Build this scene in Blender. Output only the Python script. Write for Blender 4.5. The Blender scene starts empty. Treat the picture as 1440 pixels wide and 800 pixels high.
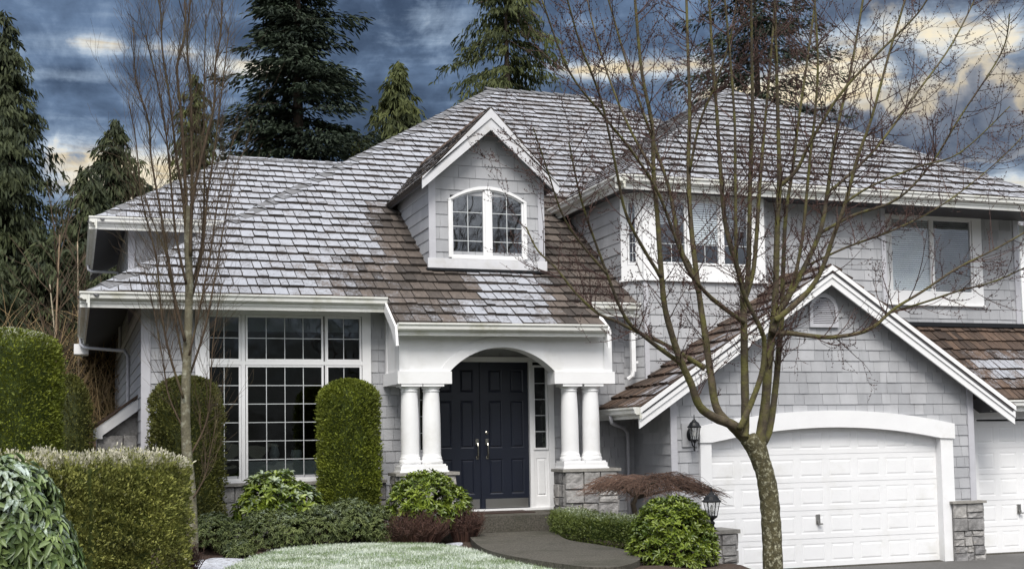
import bpy, math, random
import numpy as np
from mathutils import Vector
from mathutils.geometry import tessellate_polygon

S = bpy.context.scene
COL = S.collection
R_ = math.radians

# ------------------------------------------------------------------ camera
CF, CPY, CYAW, CPIT, CROL, CH = 1779.58, 512.536, .334728661, .0636888, -.0173399914, 2.36
def cam_axes():
    cy, sy, cp, sp, cr, sr = math.cos(CYAW), math.sin(CYAW), math.cos(CPIT), math.sin(CPIT), math.cos(CROL), math.sin(CROL)
    r = Vector((cy, -sy, 0)); u = Vector((-sp*sy, -sp*cy, cp)); f = Vector((cp*sy, cp*cy, sp))
    return cr*r + sr*u, -sr*r + cr*u, f
CR, CU, CFW = cam_axes()
def at(x, y, Y):
    """a measured spot in the garden: the point at depth Y on the sight line through photo pixel x, y"""
    d = CFW + (x-720)/CF*CR - (y-CPY)/CF*CU
    return d*(Y/d.y) + Vector((0, 0, CH))
cd = bpy.data.cameras.new('camera'); cam = bpy.data.objects.new('camera', cd); COL.objects.link(cam)
from mathutils import Matrix
m3 = Matrix((CR, CU, -CFW)).transposed()
cam.matrix_world = Matrix.Translation((0, 0, CH)) @ m3.to_4x4()
cd.sensor_width = 36; cd.lens = CF/1440*36; cd.shift_y = (CPY-400)/1440
cd.clip_start = .1; cd.clip_end = 3000
S.camera = cam

# ------------------------------------------------------------------ sky, sun, exposure
SUN_EL, SUN_AZ = 52, 200          # degrees; azimuth clockwise from +Y
w = bpy.data.worlds.new('World'); S.world = w; w.use_nodes = True
nt = w.node_tree; nt.nodes.clear(); N = nt.nodes; L = nt.links
def nd(t, **k):
    n = N.new(t)
    for a, b in k.items(): setattr(n, a, b)
    return n
def mth(op, a, b=None, c=None, clamp=False):
    n = nd('ShaderNodeMath', operation=op, use_clamp=clamp)
    for i, v in enumerate((a, b, c)):
        if v is None: continue
        if isinstance(v, (int, float)): n.inputs[i].default_value = v
        else: L.new(v, n.inputs[i])
    return n.outputs[0]
def mixc(f, a, b):
    n = nd('ShaderNodeMix', data_type='RGBA')
    for s, v in ((n.inputs[0], f), (n.inputs[6], a), (n.inputs[7], b)):
        if isinstance(v, (int, float)): s.default_value = v
        elif isinstance(v, tuple): s.default_value = (*v, 1)
        else: L.new(v, s)
    return n.outputs[2]
tc = nd('ShaderNodeTexCoord'); sep = nd('ShaderNodeSeparateXYZ'); L.new(tc.outputs['Generated'], sep.inputs[0])
dx, dy, dz = sep.outputs
az = mth('ARCTAN2', dx, dy)                               # radians from +Y towards +X
def noise(vec, scale, det=6, rough=.6, dist=0.0):
    n = nd('ShaderNodeTexNoise'); n.inputs['Scale'].default_value = scale; n.inputs['Detail'].default_value = det
    n.inputs['Roughness'].default_value = rough; n.inputs['Distortion'].default_value = dist
    L.new(vec, n.inputs['Vector']); return n.outputs[0]
def comb(x, y, z):
    n = nd('ShaderNodeCombineXYZ')
    for i, v in enumerate((x, y, z)):
        if isinstance(v, (int, float)): n.inputs[i].default_value = v
        else: L.new(v, n.inputs[i])
    return n.outputs[0]
def sstep(v, a, b):
    n = nd('ShaderNodeMapRange', interpolation_type='SMOOTHSTEP'); L.new(v, n.inputs[0])
    n.inputs[1].default_value = a; n.inputs[2].default_value = b; return n.outputs[0]
# cloud layer: dark blue banks with bright breaks, heaped cumulus in the north-east
pv = comb(mth('MULTIPLY', az, 12.0), mth('MULTIPLY', dz, 15.0), 0.0)
n1 = noise(pv, 1.0, 9, .60, .6)
n2 = noise(comb(mth('MULTIPLY', az, 26.0), mth('MULTIPLY', dz, 32.0), 2.0), 1.0, 8, .62, .4)
n3 = noise(comb(mth('MULTIPLY', az, 9.0), mth('MULTIPLY', dz, 95.0), 4.0), 1.0, 7, .6, .5)
n4 = noise(comb(mth('MULTIPLY', az, 30.0), mth('MULTIPLY', dz, 34.0), 7.0), 1.0, 7, .55, .2)
def blob(a0, z0, sa, sz):
    a = mth('DIVIDE', mth('SUBTRACT', az, a0), sa); z = mth('DIVIDE', mth('SUBTRACT', dz, z0), sz)
    return mth('EXPONENT', mth('MULTIPLY', mth('ADD', mth('MULTIPLY', a, a), mth('MULTIPLY', z, z)), -1.0))
def add(*v):
    o = v[0]
    for x in v[1:]: o = mth('ADD', o, x)
    return o
def bl(k, *q): return mth('MULTIPLY', blob(*q), k)
def cen(v, k): return mth('MULTIPLY', mth('SUBTRACT', v, .5), k)
gap = add(bl(.60, .04, .297, .075, .008), bl(.80, .135, .286, .05, .010), bl(.85, .035, .215, .08, .022), bl(.5, .05, .195, .08, .014), bl(.5, .0, .275, .04, .006),
          bl(.75, .405, .287, .055, .011), bl(.65, .475, .286, .045, .010), bl(.34, .285, .322, .045, .016), bl(.62, .50, .262, .04, .014),
          bl(.88, .60, .272, .06, .026), bl(.75, .55, .256, .05, .018), bl(.62, .71, .285, .045, .022), bl(.55, .645, .30, .06, .012), bl(.70, .72, .184, .11, .011))
n5 = noise(comb(mth('MULTIPLY', az, 5.0), mth('MULTIPLY', dz, 13.0), 9.0), 1.0, 6, .55, .8)
gsum = add(gap, cen(n1, 1.2), cen(n2, 1.15), cen(n3, .85), cen(n5, .6))
halo = sstep(gsum, .05, .55)
gmask = sstep(gsum, .40, .80)
core = sstep(gsum, .62, 1.05)
tone = sstep(add(cen(n5, 1.6), cen(n1, 1.3), cen(n2, .8), cen(n3, .25)), -.42, .50)
blue = mixc(tone, (.042, .068, .124), (.20, .30, .475))
blue = mixc(sstep(az, .50, .66), blue, mixc(tone, (.075, .098, .150), (.20, .245, .33)))
blue = mixc(mth('MULTIPLY', halo, .55), blue, (.44, .56, .72))
warm = mixc(sstep(add(n3, cen(n2, .5)), .40, .60), (1.0, .80, .48), (.74, .84, .94))
cloud = mixc(gmask, blue, mixc(core, warm, (1.22, 1.08, .80)))
cum = add(bl(1.0, .600, .226, .055, .024), bl(1.0, .695, .237, .028, .028), bl(1.0, .71, .213, .09, .014), bl(.5, .565, .245, .03, .014), bl(-1.2, .72, .184, .13, .012), cen(n4, 1.3), cen(n2, .6))
rim = mth('MULTIPLY', mth('MULTIPLY', sstep(cum, .05, .45), sstep(az, .50, .60)), sstep(dz, .215, .245))
cloud = mixc(mth('MULTIPLY', rim, .65), cloud, (1.12, .92, .58))
cshade = mixc(sstep(add(cum, cen(n4, .9)), .40, 1.0), (.36, .37, .40), mixc(sstep(n2, .36, .64), (.085, .108, .165), (.20, .23, .29)))
cloud = mixc(sstep(cum, .36, .58), cloud, cshade)
# behind the viewer and overhead the overcast is brightened to add fill light on the facade; far houses and woods close the horizon there
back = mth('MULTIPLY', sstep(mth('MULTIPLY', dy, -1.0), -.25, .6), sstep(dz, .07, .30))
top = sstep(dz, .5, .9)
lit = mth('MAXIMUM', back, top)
low = mth('MULTIPLY', sstep(mth('MULTIPLY', dy, -1.0), -.1, .3), mth('SUBTRACT', 1.0, sstep(add(dz, cen(n2, .10)), .085, .125)))
cloud = mixc(low, cloud, mixc(sstep(n1, .35, .65), (.030, .036, .040), (.085, .095, .105)))
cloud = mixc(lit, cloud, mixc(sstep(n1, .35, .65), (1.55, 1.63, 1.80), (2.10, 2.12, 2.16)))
cloud = mixc(sstep(dz, .0, -.06), cloud, (.10, .11, .10))
sky = nd('ShaderNodeTexSky', sky_type='NISHITA'); sky.sun_disc = False
sky.sun_elevation = R_(SUN_EL); sky.sun_rotation = R_(SUN_AZ); sky.altitude = 50; sky.dust_density = 2.5
SKYS = .08
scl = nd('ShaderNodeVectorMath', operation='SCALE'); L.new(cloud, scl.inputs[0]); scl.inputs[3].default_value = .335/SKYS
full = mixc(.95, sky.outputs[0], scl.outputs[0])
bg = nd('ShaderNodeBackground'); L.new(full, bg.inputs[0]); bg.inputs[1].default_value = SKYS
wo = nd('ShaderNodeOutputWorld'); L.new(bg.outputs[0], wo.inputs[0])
sd = bpy.data.lights.new('sun', 'SUN'); sun = bpy.data.objects.new('sun', sd); COL.objects.link(sun)
sd.energy = 1.5; sd.angle = R_(24); sd.color = (1, .96, .90)
_e, _a = R_(SUN_EL), R_(SUN_AZ)
sun.rotation_euler = Vector((math.sin(_a)*math.cos(_e), math.cos(_a)*math.cos(_e), math.sin(_e))).to_track_quat('Z', 'Y').to_euler()
sun.location = (-10, -20, 30)
vw = S.view_settings; vw.view_transform = 'Standard'; vw.look = 'None'; vw.exposure = 1.28; vw.gamma = 1
try: vw.use_curve_mapping = False
except Exception: pass
S.cycles.max_bounces = 6; S.cycles.transparent_max_bounces = 12

# ------------------------------------------------------------------ materials
def mat(name, c1, c2=None, rough=.6, nscale=6., namt=.25, bump=0., bscale=60., frost=False, spec=.4, stain=None, metal=0., stretch=None, frostcol=(.37, .385, .425), trans=0.):
    m = bpy.data.materials.new(name); m.use_nodes = True; t = m.node_tree; t.nodes.clear(); ln = t.links
    def n(ty, **k):
        x = t.nodes.new(ty)
        for a, b in k.items(): setattr(x, a, b)
        return x
    def val(s, v):
        if isinstance(v, tuple): s.default_value = (*v, 1) if len(v) == 3 else v
        elif isinstance(v, (int, float)): s.default_value = v
        else: ln.new(v, s)
    def mx(f, a, b, blend='MIX'):
        x = n('ShaderNodeMix', data_type='RGBA', blend_type=blend); val(x.inputs[0], f); val(x.inputs[6], a); val(x.inputs[7], b); return x.outputs[2]
    def mp(v, a, b, c=0., d=1.):
        x = n('ShaderNodeMapRange'); val(x.inputs[0], v)
        for i, q in enumerate((a, b, c, d)): x.inputs[i+1].default_value = q
        return x.outputs[0]
    geo = n('ShaderNodeNewGeometry')
    pos = geo.outputs['Position']
    if stretch:
        vm = n('ShaderNodeVectorMath', operation='MULTIPLY'); ln.new(pos, vm.inputs[0]); vm.inputs[1].default_value = stretch; pos = vm.outputs[0]
    def nz(s, det=5, rg=.6, p=None):
        x = n('ShaderNodeTexNoise'); ln.new(p or pos, x.inputs['Vector']); x.inputs['Scale'].default_value = s; x.inputs['Detail'].default_value = det; x.inputs['Roughness'].default_value = rg; return x.outputs[0]
    at_ = n('ShaderNodeAttribute', attribute_name='rnd'); rnd = at_.outputs['Fac']
    col = mx(rnd, c1, c2 or c1)
    nn = nz(nscale)
    if namt:
        x = n('ShaderNodeHueSaturation'); x.inputs['Saturation'].default_value = 1
        ln.new(mp(nn, .3, .7, 1-namt, 1+namt), x.inputs['Value']); ln.new(col, x.inputs['Color']); col = x.outputs[0]
    if stain:
        sc, sx, amt, scale = stain
        q = nz(scale, 6, .65, geo.outputs['Position'])
        f = n('ShaderNodeMath', operation='MULTIPLY'); ln.new(mp(q, sx, sx+.16), f.inputs[0]); f.inputs[1].default_value = amt
        col = mx(f.outputs[0], col, sc)
    rgh = rough
    if frost:
        fa = n('ShaderNodeAttribute', attribute_name='frost').outputs['Fac']
        f2 = n('ShaderNodeMath', operation='MULTIPLY_ADD'); ln.new(nz(30., 4, .7, geo.outputs['Position']), f2.inputs[0]); f2.inputs[1].default_value = .55
        f3 = n('ShaderNodeMath', operation='MULTIPLY'); ln.new(nz(4., 5, .65, geo.outputs['Position']), f3.inputs[0]); f3.inputs[1].default_value = .45; ln.new(f3.outputs[0], f2.inputs[2]); f2 = f2.outputs[0]
        a = n('ShaderNodeMath', operation='ADD'); ln.new(fa, a.inputs[0]); ln.new(mp(f2, .36, .64, -.32, .32), a.inputs[1])
        fr = n('ShaderNodeMapRange', interpolation_type='SMOOTHSTEP'); ln.new(a.outputs[0], fr.inputs[0]); fr.inputs[1].default_value = .22; fr.inputs[2].default_value = .75
        lim = n('ShaderNodeMath', operation='MULTIPLY'); ln.new(fr.outputs[0], lim.inputs[0]); lim.inputs[1].default_value = .90
        col = mx(lim.outputs[0], col, frostcol)
    b = n('ShaderNodeBsdfPrincipled'); ln.new(col, b.inputs['Base Color']); b.inputs['Roughness'].default_value = rgh
    b.inputs['Specular IOR Level'].default_value = spec; b.inputs['Metallic'].default_value = metal
    if bump:
        bm = n('ShaderNodeBump'); bm.inputs['Strength'].default_value = bump; bm.inputs['Distance'].default_value = .02
        ln.new(nz(bscale, 4), bm.inputs['Height']); ln.new(bm.outputs[0], b.inputs['Normal'])
    out = n('ShaderNodeOutputMaterial')
    sh = b.outputs[0]
    if trans:
        tr = n('ShaderNodeBsdfTranslucent'); ln.new(col, tr.inputs[0])
        ms = n('ShaderNodeMixShader'); ms.inputs[0].default_value = trans; ln.new(sh, ms.inputs[1]); ln.new(tr.outputs[0], ms.inputs[2]); sh = ms.outputs[0]
    ln.new(sh, out.inputs[0])
    return m

def glass_mat(name, tint, rough=.02, wob=.03, refl=1.5):
    m = bpy.data.materials.new(name); m.use_nodes = True; t = m.node_tree; t.nodes.clear(); ln = t.links
    tr = t.nodes.new('ShaderNodeBsdfTransparent'); tr.inputs[0].default_value = (*tint, 1)
    gl = t.nodes.new('ShaderNodeBsdfGlossy'); gl.inputs['Roughness'].default_value = rough; gl.inputs['Color'].default_value = (.95, .97, 1, 1)
    lw = t.nodes.new('ShaderNodeLayerWeight'); lw.inputs[0].default_value = .5
    pw = t.nodes.new('ShaderNodeMath'); pw.operation = 'POWER'; pw.inputs[1].default_value = 5; ln.new(lw.outputs['Facing'], pw.inputs[0])
    fr = t.nodes.new('ShaderNodeMath'); fr.operation = 'MULTIPLY_ADD'; fr.inputs[1].default_value = .6; fr.inputs[2].default_value = .045; ln.new(pw.outputs[0], fr.inputs[0])
    nz = t.nodes.new('ShaderNodeTexNoise'); nz.inputs['Scale'].default_value = 1.7; nz.inputs['Detail'].default_value = 1.5
    g = t.nodes.new('ShaderNodeNewGeometry'); ln.new(g.outputs['Position'], nz.inputs['Vector'])
    bp = t.nodes.new('ShaderNodeBump'); bp.inputs['Strength'].default_value = wob; bp.inputs['Distance'].default_value = .3
    ln.new(nz.outputs[0], bp.inputs['Height']); ln.new(bp.outputs[0], gl.inputs['Normal'])
    mul = t.nodes.new('ShaderNodeMath'); mul.operation = 'MULTIPLY'; mul.inputs[1].default_value = refl; ln.new(fr.outputs[0], mul.inputs[0])
    mx = t.nodes.new('ShaderNodeMixShader'); ln.new(mul.outputs[0], mx.inputs[0]); ln.new(tr.outputs[0], mx.inputs[1]); ln.new(gl.outputs[0], mx.inputs[2])
    o = t.nodes.new('ShaderNodeOutputMaterial'); ln.new(mx.outputs[0], o.inputs[0]); return m

SIDING = mat('painted_cedar_shingle', (.325, .330, .346), (.410, .414, .429), .75, 3.5, .09, .2, 90, stain=((.27, .268, .278), .58, .5, 1.1), stretch=(1, 1, .35))
BACK = mat('siding_backing', (.20, .20, .22), None, .8)
TRIM = mat('white_trim_paint', (.80, .80, .80), (.76, .76, .77), .45, 2, .03, stain=((.60, .59, .55), .55, .45, 1.3))
BARS = mat('glazing_bar_paint', (.58, .60, .61), None, .5, 3, .04)
GUTTER = mat('gutter_paint', (.72, .72, .69), None, .4, 3, .05, stain=((.46, .45, .34), .50, .6, 2.2))
GREYTRIM = mat('grey_trim_paint', (.46, .46, .49), None, .6, 4, .06)
DORTRIM = mat('weathered_trim_paint', (.60, .60, .62), None, .6, 5, .07, stain=((.43, .42, .40), .5, .6, 2.5))
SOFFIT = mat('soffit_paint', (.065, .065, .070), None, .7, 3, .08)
SHAKE = mat('cedar_shake', (.045, .037, .032), (.118, .095, .080), .85, 10, .30, .5, 70, frost=True, stretch=(2.5, .6, .6))
SHAKEB = mat('damp_cedar_shake', (.040, .028, .022), (.118, .077, .054), .8, 10, .30, .5, 70, frost=True, stretch=(2.5, .6, .6), stain=((.10, .11, .05), .62, .5, 1.2))
NAVY = mat('navy_door_paint', (.0085, .0115, .022), None, .35, 2, .05, spec=.5)
STEEL = mat('brushed_steel', (.50, .49, .47), None, .32, 3, .05, metal=1.)
BRASSY = mat('nickel_hardware', (.42, .40, .36), None, .25, 8, .05, metal=1.)
STONE = mat('ledge_stone', (.20, .195, .195), (.40, .385, .365), .8, 7, .35, 1., 22, stain=((.30, .23, .16), .60, .6, 2.0))
MORTAR = mat('mortar', (.17, .165, .16), None, .9)
STONECAP = mat('stone_cap', (.23, .22, .20), (.30, .285, .26), .8, 9, .22, .5, 30)
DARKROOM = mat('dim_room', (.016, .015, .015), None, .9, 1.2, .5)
BLIND = mat('blind_slats', (.80, .83, .84), (.72, .76, .78), .6, 3, .04)
CURTAIN = mat('curtain', (.30, .31, .32), None, .9, 3, .1)
BLACK = mat('black_iron', (.008, .009, .011), None, .45, 8, .1, spec=.3)
def sheen_glass(name):  # white mixed into the glass paints in the reflected sky
    m = bpy.data.materials.new(name); m.use_nodes = True; t = m.node_tree; t.nodes.clear(); ln = t.links
    tr = t.nodes.new('ShaderNodeBsdfTransparent'); pb = t.nodes.new('ShaderNodeBsdfPrincipled'); pb.inputs['Base Color'].default_value = (.72, .74, .74, 1); pb.inputs['Roughness'].default_value = .12
    mx = t.nodes.new('ShaderNodeMixShader'); mx.inputs[0].default_value = .24; ln.new(tr.outputs[0], mx.inputs[1]); ln.new(pb.outputs[0], mx.inputs[2])
    o = t.nodes.new('ShaderNodeOutputMaterial'); ln.new(mx.outputs[0], o.inputs[0]); return m
LANTGLASS = sheen_glass('lantern_glass')
GLASS = glass_mat('window_glass', (.66, .70, .70), .015, .035)
GLASSB = glass_mat('upstairs_glass', (.955, .965, .97), .02, .02, 2.4)
BULB = mat('bulb_glass', (.75, .73, .66), None, .2)
CONC = mat('exposed_aggregate', (.070, .063, .050), (.088, .080, .065), .85, 34, .65, .6, 150, stain=((.040, .040, .026), .50, .7, 1.6))
ASPH = mat('driveway_concrete', (.095, .092, .088), None, .85, 14, .18, .3, 160, stain=((.14, .135, .13), .52, .6, .8))
SOIL = mat('bark_mulch', (.030, .020, .015), (.075, .047, .034), .95, 22, .5, .9, 45)
LAWN = mat('lawn_turf', (.12, .16, .075), None, .9, 5, .25, .5, 120, stain=((.42, .47, .43), .40, .8, 2.0))
BLADE = mat('frosted_grass', (.115, .17, .07), (.20, .26, .13), .8, 2.5, .25, frost=True, frostcol=(.60, .635, .57))
SNOW = mat('thin_snow', (.52, .54, .60), (.44, .46, .50), .8, 14, .16, 1., 40, stain=((.12, .095, .08), .50, .9, 16.0))
MAT_ = mat('doormat_fibre', (.045, .028, .022), None, .95, 60, .4, .5, 200)
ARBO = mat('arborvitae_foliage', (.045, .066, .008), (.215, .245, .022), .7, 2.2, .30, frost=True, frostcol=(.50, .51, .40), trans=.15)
ARBOD = mat('dull_arborvitae', (.040, .050, .010), (.160, .160, .032), .7, 2.2, .35, trans=.15)  # duller, browner green foliage
HEDGE = mat('clipped_hedge', (.060, .080, .014), (.330, .330, .085), .7, 2.5, .35, frost=True, frostcol=(.56, .53, .44), trans=.15)
BOXW = mat('boxwood_leaf', (.040, .066, .012), (.170, .205, .045), .55, 4, .3, frost=True, frostcol=(.42, .46, .34), trans=.15)
RHODO = mat('rhododendron_leaf', (.045, .080, .010), (.215, .275, .030), .38, 3, .25, frost=True, spec=.5, frostcol=(.42, .48, .42), trans=.12)
RHODOF = mat('frosted_rhododendron_leaf', (.050, .090, .022), (.190, .255, .085), .42, 3, .25, frost=True, spec=.5, frostcol=(.46, .54, .50), trans=.10)
PIERIS = mat('low_shrub_leaf', (.034, .054, .013), (.150, .180, .058), .6, 3, .3, frost=True, frostcol=(.36, .42, .36), trans=.12)
BARB = mat('barberry_twig', (.030, .015, .012), (.10, .050, .036), .8, 5, .3)
MAPLEW = mat('weeping_maple_twig', (.045, .025, .018), (.190, .115, .082), .8, 5, .3)
STEMM = mat('shrub_stem', (.05, .037, .025), (.09, .07, .05), .9, 12, .3)
FIR = mat('fir_needle', (.008, .016, .010), (.034, .050, .026), .8, .8, .3, trans=.1)
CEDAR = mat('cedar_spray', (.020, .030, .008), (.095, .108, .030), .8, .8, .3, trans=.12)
CEDARD = mat('dark_cedar_spray', (.012, .020, .008), (.060, .072, .026), .8, .8, .3, trans=.1)  # darker green cedar foliage
CONTRUNK = mat('conifer_bark', (.040, .030, .022), (.07, .052, .04), .95, 6, .3)
BARK = mat('mossy_bark', (.050, .040, .026), (.085, .066, .042), .9, 9, .4, .9, 30, stain=((.115, .110, .030), .44, .8, 4.2))
BARKL = mat('lichen_bark', (.046, .042, .021), (.080, .070, .034), .9, 14, .45, 1., 30, stain=((.44, .43, .31), .515, .95, 20.))
TWIG = mat('dark_red_twig', (.034, .015, .013), (.070, .036, .028), .8, 6, .25)
TWIGG = mat('olive_twig', (.045, .030, .018), (.085, .058, .036), .85, 6, .3, stain=((.10, .095, .035), .52, .5, 3))
COLBARK = mat('mottled_trunk_bark', (.10, .09, .055), (.16, .145, .10), .9, 10, .35, .8, 30, stain=((.33, .33, .26), .53, .8, 9.))
BRUSH = mat('golden_brush_twig', (.15, .10, .045), (.36, .26, .13), .85, 4, .3)
BIRCH = mat('pale_sapling_bark', (.38, .33, .24), (.23, .14, .08), .8, 4, .3)
FENCE = mat('brown_fence_board', (.085, .055, .038), (.12, .08, .055), .9, 12, .3, stretch=(.4, .4, 6))
GROUND = mat('garden_ground', (.055, .060, .035), None, .95, 2, .4)
WHITESIDE = mat('white_lap_siding', (.66, .68, .72), None, .6, 2, .05)
DARKLAP = mat('dark_vent_screen', (.05, .05, .06), None, .8)  # plain dark colour of the vent screen
BROWNWALL = mat('porch_ceiling_board', (.20, .165, .135), None, .7, 3, .12)

# ------------------------------------------------------------------ mesh helpers
class MB:
    def __init__(s): s.v = []; s.f = []; s.r = []; s.fr = []
    def face(s, pts, rnd=.5, frost=0.):
        k = len(s.v); s.v.extend([tuple(p) for p in pts]); s.f.append(tuple(range(k, k+len(pts)))); s.r.append(rnd); s.fr.append(frost)
    def box(s, x0, x1, y0, y1, z0, z1, rnd=.5, frost=0.):
        P = [(x, y, z) for z in (z0, z1) for y in (y0, y1) for x in (x0, x1)]
        k = len(s.v); s.v.extend(P)
        for q in ((0, 2, 3, 1), (4, 5, 7, 6), (0, 1, 5, 4), (2, 6, 7, 3), (0, 4, 6, 2), (1, 3, 7, 5)):
            s.f.append(tuple(k+i for i in q)); s.r.append(rnd); s.fr.append(frost)
    def lbox(s, F, a0, a1, b0, b1, d0, d1, rnd=.5, frost=0.):
        P = [F(a, b, d) for d in (d0, d1) for b in (b0, b1) for a in (a0, a1)]
        k = len(s.v); s.v.extend([tuple(p) for p in P])
        for q in ((0, 2, 3, 1), (4, 5, 7, 6), (0, 1, 5, 4), (2, 6, 7, 3), (0, 4, 6, 2), (1, 3, 7, 5)):
            s.f.append(tuple(k+i for i in q)); s.r.append(rnd); s.fr.append(frost)
    def prism(s, front, back, rnd=.5, frost=0.):
        n = len(front); k = len(s.v); s.v.extend([tuple(p) for p in front]); s.v.extend([tuple(p) for p in back])
        s.f.append(tuple(range(k, k+n))); s.f.append(tuple(range(k+2*n-1, k+n-1, -1)))
        for i in range(n): j = (i+1) % n; s.f.append((k+j, k+i, k+n+i, k+n+j))
        s.r += [rnd]*(n+2); s.fr += [frost]*(n+2)
    def tube(s, pts, rad, n=6, rnd=.5, cap=True):
        pts = [Vector(p) for p in pts]
        if isinstance(rad, (int, float)): rad = [rad]*len(pts)
        k = len(s.v); ref = None
        for i, p in enumerate(pts):
            d = (pts[min(i+1, len(pts)-1)] - pts[max(i-1, 0)])
            d = d.normalized() if d.length > 1e-9 else Vector((0, 0, 1))
            if ref is None: ref = d.orthogonal().normalized()
            ref = (ref - d*ref.dot(d)); ref = ref.normalized() if ref.length > 1e-6 else d.orthogonal().normalized()
            b = d.cross(ref)
            for j in range(n):
                t = 2*math.pi*j/n; s.v.append(tuple(p + (ref*math.cos(t) + b*math.sin(t))*rad[i]))
        for i in range(len(pts)-1):
            for j in range(n):
                a = k+i*n+j; b_ = k+i*n+(j+1) % n
                s.f.append((a, b_, b_+n, a+n)); s.r.append(rnd); s.fr.append(0.)
        if cap:
            s.f.append(tuple(range(k+n-1, k-1, -1))); s.f.append(tuple(range(k+(len(pts)-1)*n, k+len(pts)*n))); s.r += [rnd]*2; s.fr += [0.]*2
    def lathe(s, c, prof, n=24, rnd=.5):
        k = len(s.v)
        for r, z in prof:
            for j in range(n):
                t = 2*math.pi*(j+.5)/n; s.v.append((c[0]+r*math.cos(t), c[1]+r*math.sin(t), c[2]+z))
        for i in range(len(prof)-1):
            for j in range(n):
                a = k+i*n+j; b = k+i*n+(j+1) % n; s.f.append((a, b, b+n, a+n)); s.r.append(rnd); s.fr.append(0.)
        s.f.append(tuple(range(k+n-1, k-1, -1))); s.f.append(tuple(range(k+(len(prof)-1)*n, k+len(prof)*n))); s.r += [rnd]*2; s.fr += [0.]*2
    def build(s, name, m, parent=None, smooth=False):
        me = bpy.data.meshes.new(name); me.from_pydata(s.v, [], s.f); me.materials.append(m)
        for nm, arr in (('rnd', s.r), ('frost', s.fr)):
            a = me.attributes.new(nm, 'FLOAT', 'FACE'); a.data.foreach_set('value', np.array(arr, dtype=np.float32))
        if smooth: me.polygons.foreach_set('use_smooth', np.ones(len(me.polygons), dtype=bool))
        me.update()
        o = bpy.data.objects.new(name, me); COL.objects.link(o)
        adopt(o, parent)
        return o
def adopt(o, parent):
    if parent:
        o.parent = parent
        if parent.type == 'EMPTY': o.matrix_parent_inverse = Matrix.Translation(-parent.location)
def empty(name, loc=(0, 0, 0)):
    o = bpy.data.objects.new(name, None); COL.objects.link(o); o.location = loc; return o
def tag(o, label=None, cat=None, group=None, kind=None):
    for k, v in (('label', label), ('category', cat), ('group', group), ('kind', kind)):
        if v: o[k] = v
    return o
def npmesh(name, V, F, rnd, m, parent=None, frost=None, smooth=False):
    """V (n,3) array, F (k,c) array of equal-sided faces"""
    me = bpy.data.meshes.new(name); c = F.shape[1]
    me.vertices.add(len(V)); me.vertices.foreach_set('co', V.astype(np.float32).ravel())
    me.loops.add(F.size); me.loops.foreach_set('vertex_index', F.astype(np.int32).ravel())
    me.polygons.add(len(F)); me.polygons.foreach_set('loop_start', np.arange(0, F.size, c, dtype=np.int32))
    try: me.polygons.foreach_set('loop_total', np.full(len(F), c, dtype=np.int32))
    except Exception: pass
    for nm, arr in (('rnd', rnd), ('frost', frost if frost is not None else np.zeros(len(F)))):
        a = me.attributes.new(nm, 'FLOAT', 'FACE'); a.data.foreach_set('value', np.asarray(arr, dtype=np.float32))
    me.materials.append(m); me.update(calc_edges=True); me.validate()
    if smooth: me.polygons.foreach_set('use_smooth', np.ones(len(me.polygons), dtype=bool))
    o = bpy.data.objects.new(name, me); COL.objects.link(o)
    adopt(o, parent)
    return o
def frame(O, u, v, n):
    O, u, v, n = Vector(O), Vector(u), Vector(v), Vector(n)
    return lambda a, b, d=0.: O + u*a + v*b + n*d
def front(Y): return frame((0, Y, 0), (1, 0, 0), (0, 0, 1), (0, -1, 0))       # a = X, b = Z
def leftw(X): return frame((X, 0, 0), (0, -1, 0), (0, 0, 1), (-1, 0, 0))      # a = -Y, b = Z
def clip(poly, conv):
    out = poly; n = len(conv)
    for i in range(n):
        ax, ay = conv[i]; bx, by = conv[(i+1) % n]; inp = out; out = []
        if not inp: return []
        sd_ = lambda p: (bx-ax)*(p[1]-ay) - (by-ay)*(p[0]-ax)
        for j, p in enumerate(inp):
            q = inp[j-1]; sp, sq = sd_(p), sd_(q)
            if (sp >= 0) != (sq >= 0):
                t = sq/(sq-sp); out.append((q[0]+(p[0]-q[0])*t, q[1]+(p[1]-q[1])*t))
            if sp >= 0: out.append(p)
    return out
def area(p): return abs(sum(p[i-1][0]*p[i][1]-p[i][0]*p[i-1][1] for i in range(len(p))))/2
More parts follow.
